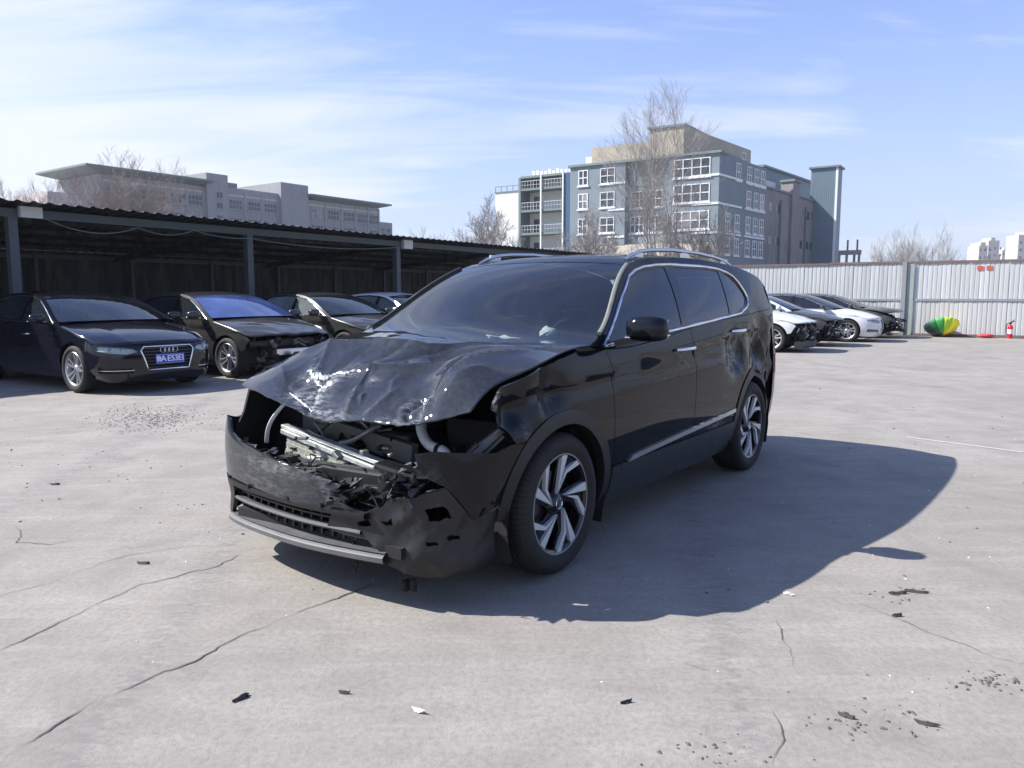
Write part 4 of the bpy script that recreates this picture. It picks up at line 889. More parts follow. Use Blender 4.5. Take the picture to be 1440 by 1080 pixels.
        if badge == 'rings':
            for k in range(4):
                cc = S.low((k-1.5)*.062, .60); MB().tube([(float(cc[0])+.012, float(cc[1])+.040*math.cos(a), .60+.040*math.sin(a)) for a in np.linspace(0, 2*math.pi, 29)], .0055, 6, False).obj('ring_badge', M['chrome'], rt, smooth=60)
            q = S.low(0, .475); pl = MB().box((float(q[0])+.016, 0, .475), (.012, .44, .14)); po = bevel(pl.obj('number_plate', M['plate_blue'], rt), .004, 2)
            px_ = float(q[0])+.0235
            for body, cy, size in (('鲁', -.172, .092), ('A', -.105, .118), ('E', -.020, .118), ('5', .038, .118), ('3', .092, .118), ('E', .146, .118), ('1', .192, .118)):
                me = text_mesh(body, size); o = link('plate_character', me, M['plate_white'], po); o.matrix_basis = Matrix.Translation((px_, -(-cy), .475)) @ Matrix(((0, 0, 1, 0), (1, 0, 0, 0), (0, 1, 0, 0), (0, 0, 0, 1)))
            MB().lathe([(0, 0), (.007, 0), (.007, .002), (0, .002)], 10, (px_, -.066, .475), 'X').obj('plate_dot', M['plate_white'], po)
            f = MB()
            for a, b in (((-.205, .06), (.205, .06)), ((-.205, -.06), (.205, -.06)), ((-.205, -.06), (-.205, .06)), ((.205, -.06), (.205, .06))): f.bar((px_, a[0], .475+a[1]), (px_, b[0], .475+b[1]), .002, .003)
            f.obj('plate_border', M['plate_white'], po)
        elif badge == 'kidney': pass
    else:
        rg = random.Random(int(abs(loc[0]*100)))
        o = MB().box((.50, 0, .42), (.06, 1.15, .42)); o.obj('radiator_panel', M['void'], rt)
        o = MB().box((.70, .1, .43), (.07, 1.12, .11), rz=R(rg.uniform(-5, 5))); bevel(o.obj('crash_beam', M['alu'] if rg.random() < .8 else M['steel'], rt), .012, 2)
        for sgn in (1, -1):
            o = MB().box((.55, sgn*.50, .42), (.36, .09, .10)).box((.30, sgn*.72, .60), (.44, .03, .20)); bevel(o.obj('frame_rail', M['black_trim'], rt), .008, 1)
            o = MB().box((.52, sgn*.66, .58), (.14, .30, .10), rz=sgn*.5); bevel(o.obj('broken_headlamp', M['gloss_plastic'], rt), .02, 2)
        bevel(MB().box((.30, 0, .58), (.5, 1.0, .14)).obj('engine_cover', M['dark_plastic'], rt), .02, 2)
        for k in range(30):
            a = Vector((rg.uniform(.35, .72), rg.uniform(-.78, .78), rg.uniform(.25, .66))); pts = [a]
            for i in range(4): pts.append(pts[-1]+Vector((rg.uniform(-.05, .06), rg.uniform(-.14, .14), rg.uniform(-.09, .08))))
            MB().tube(smooth_path(pts, 4), rg.choice((.008, .012, .02)), 6).obj('loose_hose', M[rg.choice(('void', 'black_trim', 'steel', 'grey_trim'))], rt)
        for k in range(34):
            mt = Matrix.Rotation(rg.uniform(0, 6), 3, 'Z') @ Matrix.Rotation(rg.uniform(-.9, .9), 3, 'X'); cc = (rg.uniform(.45, .85), rg.uniform(-.8, .8), rg.uniform(.2, .66))
            bevel(MB().box(cc, (rg.uniform(.03, .12), rg.uniform(.03, .22), rg.uniform(.01, .07)), M=mt).obj('broken_panel', M[rg.choice(('black_trim', 'gloss_plastic', 'grey_trim', 'steel', 'void'))], rt), .006, 1)
        if front == 'hang':   # a torn lower bumper hanging to the ground
            ls = np.linspace(-1.0, .9, 30); P_ = [[S.low(l, z)+np.array([.03*fbm(l*5, z*9), .0, -.06+.03*fbm(l*7, z*5)]) for z in (.17, .22, .28, .34)] for l in ls]
            skin_obj('torn_bumper', np.array(P_), M['grey_trim'], rt)
    return c
M['lamp_refl'] = simple('lamp reflector', (.78, .80, .82), .3, 0, var=.3, scale=30)
M['silver_dark'] = simple('dark satin bar', (.10, .10, .105), .35, .5)
M['plate_blue'] = simple('number plate blue', (.012, .05, .42), .35, var=.05)
M['plate_white'] = simple('plate white', (.75, .78, .82), .4, var=.03)
M['navy_paint'] = paint('blue black paint', (.004, .005, .011), .12, .012)
M['brown_paint'] = paint('dusty brown black paint', (.016, .015, .013), .2, .07)
M['dust_black'] = paint('dusty black paint', (.012, .012, .012), .2, .14)
M['white_paint'] = paint('white paint', (.70, .71, .70), .2, .08, dust_sheen=(.4, .38, .35))
M['green_black'] = paint('dusty green black paint', (.016, .020, .016), .25, .15)
M['blue_film'] = glass('blue film windscreen', .25, .42, (.3, .45, 1.), (.12, .19, .50))
M['pale_glass'] = glass('pale sheen glass', .30, .35, dust_sheen=(.42, .47, .45))  # pale greenish reflection painted into the glass colour
e_ = (.565, .825); n_out = (.823, -.568); aL = math.atan2(-.568, .823)
def row(px, gy, side=.915):
    """front axle centre of a car whose near front wheel stands at the given spot"""
    return px
def axle(wx, wy, ang): l = (-math.sin(ang), math.cos(ang)); return (wx+l[0]*.90, wy+l[1]*.90)
A_w, B_w = (-6.16, 10.80), (-4.74, 12.80)
C_w = (B_w[0]+.565*2.62, B_w[1]+.825*2.62); D_w = (B_w[0]+.565*5.5-.4, B_w[1]+.825*5.5+.3)
sedan('parked_saloon', axle(*A_w, aL), aL, 'intact blue-black saloon with blue number plate under the shelter, leftmost car', M['navy_paint'], badge='rings', am=11)
sedan('parked_saloon', axle(*B_w, aL), aL, 'dusty dark saloon with bright blue windscreen and missing front bumper', M['brown_paint'], front='stripped', windscreen=M['blue_film'], am=30)
sedan('parked_saloon', axle(*C_w, aL), aL, 'dark brown saloon with pale side windows, between blue-windscreen saloon and white car', M['brown_paint'], front='stripped', side_glass=M['pale_glass'], am=3)
sedan('parked_saloon', axle(*D_w, aL), aL, 'white saloon farthest along the dark shelter, half hidden by the wrecked black car', M['white_paint'], side_glass=M['pale_glass'])
aR = math.atan2(-.49, .87)
G_w = (9.85, 22.75); lR = (-math.sin(aR), math.cos(aR))
sedan('parked_saloon', axle(6.25, 18.6, aR), aR, 'white saloon with smashed front and torn bumper, nearest in the fence row', M['white_paint'], front='hang')
sedan('parked_saloon', axle(7.85, 20.75, aR), aR, 'white saloon with bare black front end, second in the fence row', M['white_paint'], hood_m=M['green_black'], front='stripped', panels={'fender': M['green_black']})
sedan('parked_saloon', axle(*G_w, aR), aR, 'white saloon with complete white front bumper and alloy wheel in the fence row', M['white_paint'], panels={'frame': M['dust_black'], 'mirror': M['dust_black'], 'roof': M['dust_black']}, am=8)
sedan('parked_saloon', axle(11.55, 24.75, aR), aR, 'dusty green-black saloon with raised bonnet and gutted front beside the fence', M['green_black'], front='stripped', hood_lift=.14)
# ------------------------------------------------------------------ shelter on the left
def obj_rand(name, c, var, rough=.5, metal=0, bump=0, stretch=(1, 1, .15), dirt=(.2, .19, .17), dirt_amt=.4, hue=.03):
    t = NT(name); oi = t.node('ShaderNodeObjectInfo'); h = t.node('ShaderNodeHueSaturation'); h.inputs['Color'].default_value = (*c, 1)
    t.l.new(t.math('ADD', 1-var, t.math('MULTIPLY', oi.outputs['Random'], 2*var)), h.inputs['Value']); t.l.new(t.math('ADD', .5-hue, t.math('MULTIPLY', oi.outputs['Random'], 2*hue)), h.inputs['Hue'])
    d = t.ramp(t.noise(4, 6, .65, t.coord('Object'), .3, stretch), [(.45, 0), (.75, 1)])
    t.P(Base_Color=t.mixc(t.math('MULTIPLY', d, dirt_amt), h.outputs[0], dirt), Roughness=rough, Metallic=metal)
    if bump: t.bump(t.noise(3, 3), bump, .02)
    return t.m
M['shed_sheet'] = obj_rand('dark shed sheet', (.020, .025, .028), .12, .5, .0)
M['shed_wall'] = obj_rand('dark shed wall', (.012, .015, .017), .12, .7, .0)
M['shed_steel'] = obj_rand('painted steel post', (.058, .074, .082), .1, .55, .0, dirt=(.10, .07, .05))
M['box_grey'] = simple('off white lamp box', (.55, .55, .53), .5)
aS = math.atan2(.825, .565); SX0 = Vector((-8.8, 13.2, 0))
sh = empty('vehicle_shelter', SX0, aS); tag(sh, 'long open dark steel vehicle shelter with corrugated roof behind the parked saloons', 'shelter')
# local: x along the eave, y back into the shelter
T0, T1, DEP, ZF, ZB = -8.5, 21.0, 5.6, 2.80, 2.36
def corr(x, p=.25, a=.028): t = (x/p) % 1; return a*(1 if t < .28 else (1-(t-.28)/.14) if t < .42 else 0 if t < .86 else (t-.86)/.14)
nb = 6; bw = (T1-T0)/nb
xs_all = np.arange(T0, T1, .0417)
for k in range(nb):
    xs = [x for x in xs_all if T0+k*bw-1e-6 <= x <= T0+(k+1)*bw+.042]
    P = [[(x, y, ZF+.10+(ZB-ZF)*(y/DEP)+corr(x)) for x in xs] for y in (-.45, DEP+.2)]
    o = MB().grid(P).obj('roof_sheet', M['shed_sheet'], sh); o.modifiers.new('t', 'SOLIDIFY').thickness = .006
    P = [[(x, DEP+corr(x, .30, .03), z) for x in xs] for z in (0, ZB+.1)]
    MB().grid(P).obj('back_wall_sheet', M['shed_wall'], sh)
MB().box(((T0+T1)/2, 0, ZF-.02), (T1-T0, .09, .15)).obj('eave_beam', M['shed_steel'], sh)
for y in (1.2, 2.4, 3.6, 4.8): MB().box(((T0+T1)/2, y, ZF+.05+(ZB-ZF)*(y/DEP)), (T1-T0, .06, .08)).obj('purlin', M['shed_wall'], sh)
MB().box(((T0+T1)/2, DEP-.05, ZB-.04), (T1-T0, .07, .10)).obj('back_beam', M['shed_steel'], sh)
for k in range(-2, 5):
    x = .35+4.82*k
    MB().box((x, .02, (ZF-.09)/2), (.15, .15, ZF-.09)).obj('front_post', M['shed_steel'], sh); MB().box((x, .02, .02), (.3, .3, .04)).obj('post_foot', M['shed_steel'], sh)
    MB().bar((x, .05, ZF-.06), (x, DEP, ZB-.06), .09, .14).obj('rafter', M['shed_wall'], sh)
for k in range(-3, 9): MB().box((.35+2.41*k+.4, DEP-.10, ZB/2), (.08, .08, ZB)).obj('back_post', M['shed_steel'], sh)
tag(MB().box((0, 0, 0), (.36, .10, .19)).obj('lamp_box', M['box_grey'], None, loc=SX0+Vector((e_[0]*.62+.10*n_out[0], e_[1]*.62+.10*n_out[1], 2.80)), rz=aS), 'off-white box lamp fixed to the shelter eave at the left edge', 'lamp box', 'lamp boxes on the eave')
tag(MB().box((0, 0, 0), (.36, .10, .24)).obj('lamp_box', M['box_grey'], None, loc=SX0+Vector((e_[0]*10.3+.10*n_out[0], e_[1]*10.3+.10*n_out[1], 2.77)), rz=aS), 'off-white box lamp on the shelter eave near the wrecked car', 'lamp box', 'lamp boxes on the eave')
def hang(t0, t1, z0, z1, sag):
    P = []
    for i in range(25):
        t = i/24; tt = t0+(t1-t0)*t; P.append((SX0.x+e_[0]*tt+.12*n_out[0], SX0.y+e_[1]*tt+.12*n_out[1], z0+(z1-z0)*t-sag*4*t*(1-t)))
    return P
cab = MB()
for a in ((.75, 2.55, 2.76, 2.68, .20), (2.55, 3.75, 2.68, 2.71, .12), (3.75, 5.1, 2.71, 2.63, .06), (5.1, 9.9, 2.63, 2.67, .12)): cab.tube(hang(*a), .011, 5)
tag(cab.obj('hanging_cable', simple('grey green cable', (.14, .17, .15), .6)), 'thin grey cable sagging in loops along the shelter eave', 'cable')
# ------------------------------------------------------------------ hoarding fence
F0 = Vector((13.9, 26.3, 0)); fd = (.871, -.491); aF = math.atan2(fd[1], fd[0])
fen = empty('hoarding_fence', F0, aF); tag(fen, 'tall white corrugated sheet hoarding fence with rusty top rail', 'fence')
M['sheet_white'] = obj_rand('white fence sheet', (.53, .55, .54), .10, .5, 0, .05, (2, 1, .12), (.30, .27, .22), .6, .02)
M['rail_rust'] = obj_rand('rusty rail', (.16, .13, .12), .1, .7, 0, 0, (.6, 1, 1), (.22, .045, .03), .9)
M['fence_grey'] = obj_rand('grey fence steel', (.27, .28, .29), .1, .5)
M['fence_green'] = simple('weathered green strip', (.30, .345, .31), .6, var=.2)
pit = .272; HF = 2.50; W0, W1 = -17.5, 16.0
i0, i1 = int(W0/pit), int(W1/pit)
def strip_mesh(h):
    p = [(0, 0), (.012, -.030), (.045, -.034), (.125, -.028), (.130, -.020), (.145, -.020), (.150, -.028), (pit-.045, -.034), (pit-.012, -.030), (pit-.002, 0)]
    return MB().grid([[(x, y, z) for x, y in p] for z in (0, h)]).mesh('sheet', None)
mU, mL = strip_mesh(1.22), strip_mesh(1.12); mU.materials.append(M['sheet_white']); mL.materials.append(M['sheet_white'])
for i in range(i0, i1):
    for me, z in ((mU, 1.24), (mL, .08)):
        o = link('sheet', me, None, fen); o.location = (i*pit, rng.uniform(-.006, .006), z); o.rotation_euler = (0, R(rng.uniform(-.35, .35)), R(rng.uniform(-1.2, 1.2)))
for k in range(int(W0//3), int(W1//3)+1):
    a = 3.0*k; MB().box((a+1.5, -.02, HF-.02), (2.99, .10, .07)).obj('top_rail', M['rail_rust'], fen, loc=(0, 0, rng.uniform(-.015, .015)))
    MB().box((a+1.5, -.045, 1.225), (2.99, .03, .075)).obj('mid_rail', M['fence_grey'], fen)
    MB().box((a+1.5, -.03, .055), (2.99, .06, .07)).obj('bottom_rail', M['rail_rust'], fen)
for w in (-12.6, -6.6, -.58, 5.4, 11.4): MB().box((w, -.09, HF/2), (.14, .10, HF)).obj('fence_post', M['fence_grey'], fen)
MB().box((-.38, -.075, HF/2-.02), (.20, .02, HF-.1)).obj('green_cover_strip', M['fence_green'], fen)
M['red_sticker'] = simple('red notice', (.62, .10, .05), .6, var=.3, scale=60)
for w, c in ((1.62, 0), (1.88, 1)):
    o = MB().box((w, -.052, 2.26), (.17, .006, .14)).obj('red_notice', M['red_sticker'], fen); MB().lathe([(.035, 0), (.05, 0)], 12, (w, -.056, 2.26), 'Y').obj('notice_mark', M['rail_rust'], o)
# dirt drift along the foot of the fence
dm = simple('dark dirt', (.075, .068, .058), .95, var=.4, scale=20, bump=.6, bscale=30)
P = []
for i in range(160):
    w = -9+25*i/159; h = .03+.05*max(0, fbm(w*1.3, 2)); P.append([(F0.x+fd[0]*w-fd[1]*0+(-fd[1])*0+s_*fd[1], F0.y+fd[1]*w-s_*fd[0], z) for s_, z in ((-.1, h), (.06+.05*fbm(w*2, 5), h*.9), (.22+.12*fbm(w*1.7, 9), .006))])
tag(skin_obj('dirt_drift', np.array(P), dm, None), 'dark dirt drifted along the foot of the fence', kind='stuff')
def fpt(w, off=0): return Vector((F0.x+fd[0]*w+fd[1]*off, F0.y+fd[1]*w-fd[0]*off, 0))
# rainbow umbrella lying open against the fence
um = empty('open_umbrella', fpt(.62, .42), 0); tag(um, 'open umbrella with green, lime and yellow segments lying by the fence', 'umbrella')
cols = [(.9, .72, .02), (.95, .85, .03), (.42, .62, .03), (.05, .32, .06), (.02, .13, .05), (.01, .04, .03), (.01, .02, .05), (.02, .02, .10), (.6, .02, .05), (.8, .08, .02), (.9, .25, .02), (.9, .45, .02)]
ns = len(cols); tilt = Matrix.Rotation(R(-10), 4, 'Z') @ Matrix.Rotation(R(148), 4, 'X') @ Matrix.Rotation(R(8), 4, 'Z')
def dome(r, a):
    ph = R(62)*r; return Vector((.54*math.sin(ph)/math.sin(R(62))*math.cos(a), .54*math.sin(ph)/math.sin(R(62))*math.sin(a), .34*(math.cos(ph)-math.cos(R(62)))/(1-math.cos(R(62)))))
um.location.z = -min((tilt @ dome(r/6, a/5)).z for r in range(7) for a in range(32))+.01
for k in range(ns):
    P = []
    for i in range(7):
        r = i/6; row_ = []
        for j in range(4):
            a = 2*math.pi*(k+j/3)/ns; q = dome(r, a); q = q*(1-.035*r*math.sin(math.pi*j/3)); row_.append(tuple(tilt @ q))
        P.append(row_)
    o = skin_obj('umbrella_segment', np.array(P), simple('umbrella cloth %d' % k, cols[k], .6, var=.05), um); o.modifiers.new('t', 'SOLIDIFY').thickness = .002
MB().tube([tilt @ Vector((0, 0, .40)), tilt @ Vector((0, 0, -.35))], .008, 6).obj('umbrella_shaft', M['steel'], um)
# fire extinguisher
fe = empty('fire_extinguisher', fpt(2.55, .35), 0); tag(fe, 'red fire extinguisher with black head standing by the fence', 'fire extinguisher')
red = simple('extinguisher red', (.62, .015, .03), .3, var=.1)
MB().lathe([(0, 0), (.07, 0), (.078, .015), (.078, .36), (.07, .40), (.045, .43), (.025, .445), (.025, .47), (0, .47)], 24, axis='Z').obj('cylinder', red, fe, smooth=40)
MB().box((0, 0, .485), (.05, .05, .05)).bar((0, 0, .50), (.13, 0, .55), .025, .02).bar((0, 0, .52), (.12, 0, .60), .025, .012).obj('valve_head', M['void'], fe)
MB().tube(smooth_path([(-.03, 0, .49), (-.10, 0, .47), (-.125, 0, .36), (-.11, 0, .2), (-.10, 0, .12)]), .012, 7).obj('discharge_hose', M['void'], fe, smooth=60)
MB().lathe([(.0792, .15), (.0792, .29)], 24, axis='Z').obj('label_band', M['plate_white'], fe, smooth=40)
rt = []
for i in range(9):
    th = math.pi*(i+.02)/8.04; rt.append([(.28*math.cos(th)*(1+.1*fbm(i, k % 12, 2)), .12*math.sin(th)*math.cos(2*math.pi*k/12)*(1+.3*fbm(i*.7, (k % 12)*.5)), max(.004, .075+.07*math.sin(th)*math.sin(2*math.pi*k/12)*(1+.35*fbm(i*.9, (k % 12)*.7, 5)))) for k in range(13)])
tag(skin_obj('red_bag', np.array(rt), simple('faded red plastic', (.60, .07, .08), .55, var=.25), None), 'crumpled red plastic bag on the ground left of the extinguisher', 'bag').location = fpt(1.9, .38)
# ------------------------------------------------------------------ buildings beyond the yard
def at(px, py, D):
    c, s = math.cos(.1141), math.sin(.1141); a = (px-720)/1085; b = (540-py)/1085; d = (a, c+b*s, -s+b*c); return Vector((d[0]/d[1]*D, D, 1.366+d[2]/d[1]*D))
class Face:
    """facade frame: o = ground corner, d = direction along the wall, n = outward"""
    def __init__(s, o, d, n): s.o = Vector((*o, 0)); s.d = Vector((*d, 0)).normalized(); s.n = Vector((*n, 0)).normalized()
    def p(s, t, z, off=0): q = s.o+s.d*t+s.n*off; return Vector((q.x, q.y, z))
    def slab(s, mb, t0, t1, z0, z1, o0, o1):
        v = [s.p(t, z, o) for t in (t0, t1) for o in (o0, o1) for z in (z0, z1)]
        return mb.raw(v, [(0, 1, 3, 2), (4, 6, 7, 5), (0, 4, 5, 1), (2, 3, 7, 6), (0, 2, 6, 4), (1, 5, 7, 3)])
    def window(s, parent, t, z, w, h, nx, ny, fm, gm, fw=.09, wallm=None):
        f = MB()
        for a in np.linspace(t-w/2, t+w/2, nx+1): s.slab(f, a-fw/2, a+fw/2, z-h/2, z+h/2, -.02, .07)
        for b in np.linspace(z-h/2, z+h/2, ny+1): s.slab(f, t-w/2-fw/2, t+w/2+fw/2, b-fw/2, b+fw/2, -.02, .06)
        s.slab(f, t-w/2-.2, t+w/2+.2, z-h/2-.22, z-h/2-.06, -.02, .16)
        o = f.obj('window', fm, parent); g = MB(); s.slab(g, t-w/2, t+w/2, z-h/2, z+h/2, -.01, .02); g.obj('pane', gm, o); return o
def wallm(name, c, var=.1, stain=(.12, .11, .1), amt=.35, rib=0, rough=.8, seed=0):
    t = NT(name); co = t.coord('Object'); n = t.noise(.25, 6, .6, co); st = t.ramp(t.noise(.9, 6, .65, co, .4, (1, 1, .22)), [(.5, 0), (.78, 1)])
    c1 = t.mixc(n, tuple(x*(1-var) for x in c), tuple(x*(1+var) for x in c))
    t.P(Base_Color=t.mixc(t.math('MULTIPLY', st, amt), c1, stain), Roughness=rough)
    t.bump(t.noise(2, 5, .6, co), .2, .05); return t.m
def pane_mat():
    t = NT('window pane'); oi = t.node('ShaderNodeObjectInfo'); n = t.noise(.7, 3, .5, t.coord('Object'))
    c = t.ramp(oi.outputs['Random'], [(0, (.03, .038, .045)), (.55, (.06, .07, .078)), (.75, (.10, .085, .08)), (.9, (.22, .215, .20)), (1, (.30, .30, .29))])
    t.P(Base_Color=t.mixc(t.ramp(n, [(.45, 0), (.55, .6)]), c, (.03, .035, .04)), Roughness=.1); return t.m
M['b_blue'] = wallm('blue grey render', (.185, .225, .245)); M['b_beige'] = wallm('beige render', (.52, .46, .37)); M['b_tan'] = wallm('tan concrete', (.40, .35, .26), .15)
M['b_white'] = wallm('white render', (.66, .66, .63), .06, (.35, .34, .32)); M['b_trimw'] = simple('white window trim', (.70, .71, .70), .6); M['b_navy'] = simple('dark blue wall', (.03, .08, .16), .6)
M['b_pane'] = pane_mat(); M['b_grey'] = wallm('grey stone wall', (.27, .27, .275), .08); M['b_roof'] = simple('grey roof edge', (.15, .19, .185), .6)
M['b_brick'] = wallm('weathered brick', (.235, .215, .21), .3, (.10, .09, .09), .8); M['b_sheet'] = wallm('blue sheet cladding', (.15, .205, .235), .06, (.10, .13, .15), .25, rough=.5); M['b_far'] = wallm('far tower beige', (.50, .44, .36), .05); M['b_rail'] = simple('balcony rail', (.42, .44, .43), .5)
M['b_pink'] = wallm('pinkish stone', (.50, .45, .42), .06)
A = Vector((-.834, .551, 0)); B = Vector((.63, .776, 0)); C0 = (23.6, 90)
bl = empty('blue_apartment_building', (*C0, 0)); tag(bl, 'blue-grey five-storey building with white window frames and tan rooftop block', 'building')
def bobj(mb, name, m, parent): o = mb.obj(name, m); o.parent = parent; o.matrix_parent_inverse = Matrix.Translation(parent.location).inverted(); return o
class BFace(Face): pass
def reparent(o, par): pass
FL = Face(C0, A[:2], (-.551, -.834)); FR = Face(C0, B[:2], (.776, -.63))
# parts are modelled in world space: the parents' empties sit at their building's foot
def W(parent):
    e = parent; return e
def put(mb, name, m, parent):
    off = parent.location; mb.v = [(x-off.x, y-off.y, z-off.z) for x, y, z in mb.v]; return mb.obj(name, m, parent)
Face.window_plain = Face.window
def win(F, parent, t, z, w, h, nx, ny, fm, gm, fw=.09):
    f = MB()
    for a in np.linspace(t-w/2, t+w/2, nx+1): F.slab(f, a-fw/2, a+fw/2, z-h/2-fw/2, z+h/2+fw/2, -.02, .07)
    for b in np.linspace(z-h/2, z+h/2, ny+1): F.slab(f, t-w/2-fw/2, t+w/2+fw/2, b-fw/2, b+fw/2, -.015, .06)
    F.slab(f, t-w/2-.2, t+w/2+.2, z-h/2-.24, z-h/2-.06, -.02, .16)
    o = put(f, 'window', fm, parent); g = MB(); F.slab(g, t-w/2, t+w/2, z-h/2, z+h/2, -.01, .02); off = parent.location; g.v = [(x-off.x, y-off.y, z_-off.z) for x, y, z_ in g.v]; g.obj('pane', gm, o)
HB = 17.5
m = MB(); m.prism([tuple(FL.p(t, 0, o)[:2]) for t, o in ((0, 0), (6.0, 0), (6.0, -.8), (11.7, -.8), (11.7, 0), (19.4, 0), (19.4, -13), (0, -14))], 7.6, HB); put(m, 'wall', M['b_blue'], bl)
m = MB(); m.prism([tuple(FL.p(t, 0, o)[:2]) for t, o in ((.05, -.05), (19.35, -.05), (19.35, -13), (.05, -13.9))], 0, 7.59); put(m, 'ground_floor', M['b_beige'], bl)
m = MB(); FL.slab(m, -.25, 19.6, HB, HB+.28, -13.8, .25); put(m, 'roof_edge', M['b_roof'], bl)
for z in (8.6, 11.9, 15.1):
    for F_, a_, b_ in ((FL, 0, 3.2), (FL, 11.7, 14), (FR, 0, 6.5), (FR, 7.5, 14)): m = MB(); F_.slab(m, a_, b_, z-.12, z+.12, 0, .1); put(m, 'floor_band', M['b_trimw'], bl)
for z in (16.1, 13.2, 10.1):
    win(FL, bl, 3.25, z, 4.3, 2.0, 4, 2, M['b_trimw'], M['b_pane'], .11); win(FL, bl, 14.1, z, 1.9, 1.8, 2, 2, M['b_trimw'], M['b_pane'], .09); win(FL, bl, 17.5, z, 1.25, 1.8, 2, 2, M['b_trimw'], M['b_pane'], .12)
FLr = Face(FL.p(0, 0, -.8)[:2], A[:2], (-.551, -.834))
for z in (13.0, 10.0):
    win(FLr, bl, 8.0, z, 1.7, 1.9, 2, 2, M['b_trimw'], M['b_pane'], .10); win(FLr, bl, 10.4, z, 1.7, 1.9, 3, 2, M['b_trimw'], M['b_pane'], .10)
m = MB(); FL.slab(m, 6.2, 11.5, 14.6, 17.2, -.82, -.72); put(m, 'loggia_shade', M['b_roof'], bl)  # flat dark slab, the loggia's shaded depth put into its colour
for t, rows in ((2.6, (10.0, 7.2)), (5.3, (16.0, 10.0, 7.2)), (8.6, (16.0, 13.1, 10.0, 7.2)), (10.9, (16.0, 13.1, 10.0, 7.2)), (12.9, (16.0, 13.1, 10.0, 7.2))):
    for z in rows: win(FR, bl, t, z, 1.25, 1.9, 2, 2, M['b_trimw'], M['b_pane'], .11)
for t, w in ((9, 2.2), (5.5, 2.0)): win(FL, bl, t, 5.8, w, 1.8, 2, 1, M['b_roof'], M['b_pane'], .1)
# right wing lower storeys and brick block
m = MB(); m.prism([tuple(FR.p(t, 0, o)[:2]) for t, o in ((.06, -.06), (14, -.02), (14, -13), (.06, -13))], 7.61, HB-.02); put(m, 'side_wall', M['b_blue'], bl)
m = MB(); FR.slab(m, .02, 14, 0, 7.6, -12, .02); put(m, 'side_base', M['b_blue'], bl)
m = MB(); FR.slab(m, 14.02, 34, 0, 15.1, -3.9, -.15); put(m, 'brick_block', M['b_brick'], bl)
m = MB(); FR.slab(m, 14.02, 34.2, 15.1, 15.35, -3.9, .1); put(m, 'brick_coping', M['b_roof'], bl)
m = MB(); FR.slab(m, 23.4, 26.0, 0, 16.9, -1.5, .2); put(m, 'brick_pier', M['b_brick'], bl)
m = MB(); FR.slab(m, 23.2, 26.2, 16.9, 17.2, -1.6, .45); put(m, 'pier_cap', M['b_roof'], bl)
for t in (16.3, 18.8, 19.8, 28.4, 31.0, 32.8):
    for z in (12.9, 8.6, 4.6):
        m = MB(); FR.slab(m, t-.45, t+.45, z-.55, z+.55, -.4, -.13); put(m, 'brick_opening', M['b_pane'], bl)
for t in (19.7, 29.6): m = MB(); FR.slab(m, t-.15, t+.15, 0, 14, -.2, .12); put(m, 'downpipe', M['b_roof'], bl)
m = MB(); FR.slab(m, 23, 45, 12, 19.2, -9, -4); put(m, 'rear_shed', M['b_sheet'], bl); m = MB(); FR.slab(m, 22.8, 45.3, 19.2, 19.5, -9.2, -3.7); put(m, 'shed_roof', M['b_roof'], bl)
m = MB(); FR.slab(m, 14.5, 22.7, 15.4, 16.8, -3.8, -2); put(m, 'roof_hut', M['b_white'], bl)
# balcony wing
m = MB(); FL.slab(m, 19.42, 27.2, 0, 16.8, -10, -2.3); put(m, 'balcony_wall', M['b_white'], bl)
m = MB(); FL.slab(m, 19.42, 20.3, 0, 17.0, -2.3, -.02); put(m, 'blue_fin', M['b_navy'], bl); m = MB(); FL.slab(m, 26.9, 27.25, 0, 16.9, -2.3, .02); put(m, 'end_fin', M['b_roof'], bl)
for z in (6.4, 9.5, 12.5, 15.3, 16.9):
    m = MB(); FL.slab(m, 20.3, 26.9, z-.14, z+.14, -2.4, -.02); put(m, 'balcony_slab', M['b_roof'], bl)
    if z < 16:
        m = MB(); FL.slab(m, 20.3, 26.9, z+1.05, z+1.13, -.12, -.04); FL.slab(m, 20.3, 26.9, z+.55, z+.60, -.10, -.05)
        for t in np.arange(20.4, 26.9, .45): FL.slab(m, t, t+.05, z+.14, z+1.05, -.10, -.05)
        put(m, 'balcony_railing', M['b_rail'], bl)
        m = MB(); FL.slab(m, 25.2, 26.2, z+.2, z+2.1, -2.32, -2.25); put(m, 'balcony_door', M['b_pane'], bl)
for t in (20.4, 23.7): m = MB(); FL.slab(m, t-.09, t+.09, 0, 17.0, -.02, .14); put(m, 'balcony_column', M['b_trimw'], bl)
m = MB(); FL.slab(m, 27.26, 31.2, 0, 15.2, -8, -.3); put(m, 'end_block', M['b_white'], bl)
m = MB(); FL.slab(m, 27.26, 31.3, 15.2, 15.35, -8, -.2); FL.slab(m, 27.3, 31.2, 16.0, 16.08, -.4, -.32)
for t in np.arange(27.4, 31.3, .95): FL.slab(m, t, t+.06, 15.3, 16.05, -.4, -.32)
put(m, 'end_roof_rail', M['b_roof'], bl)
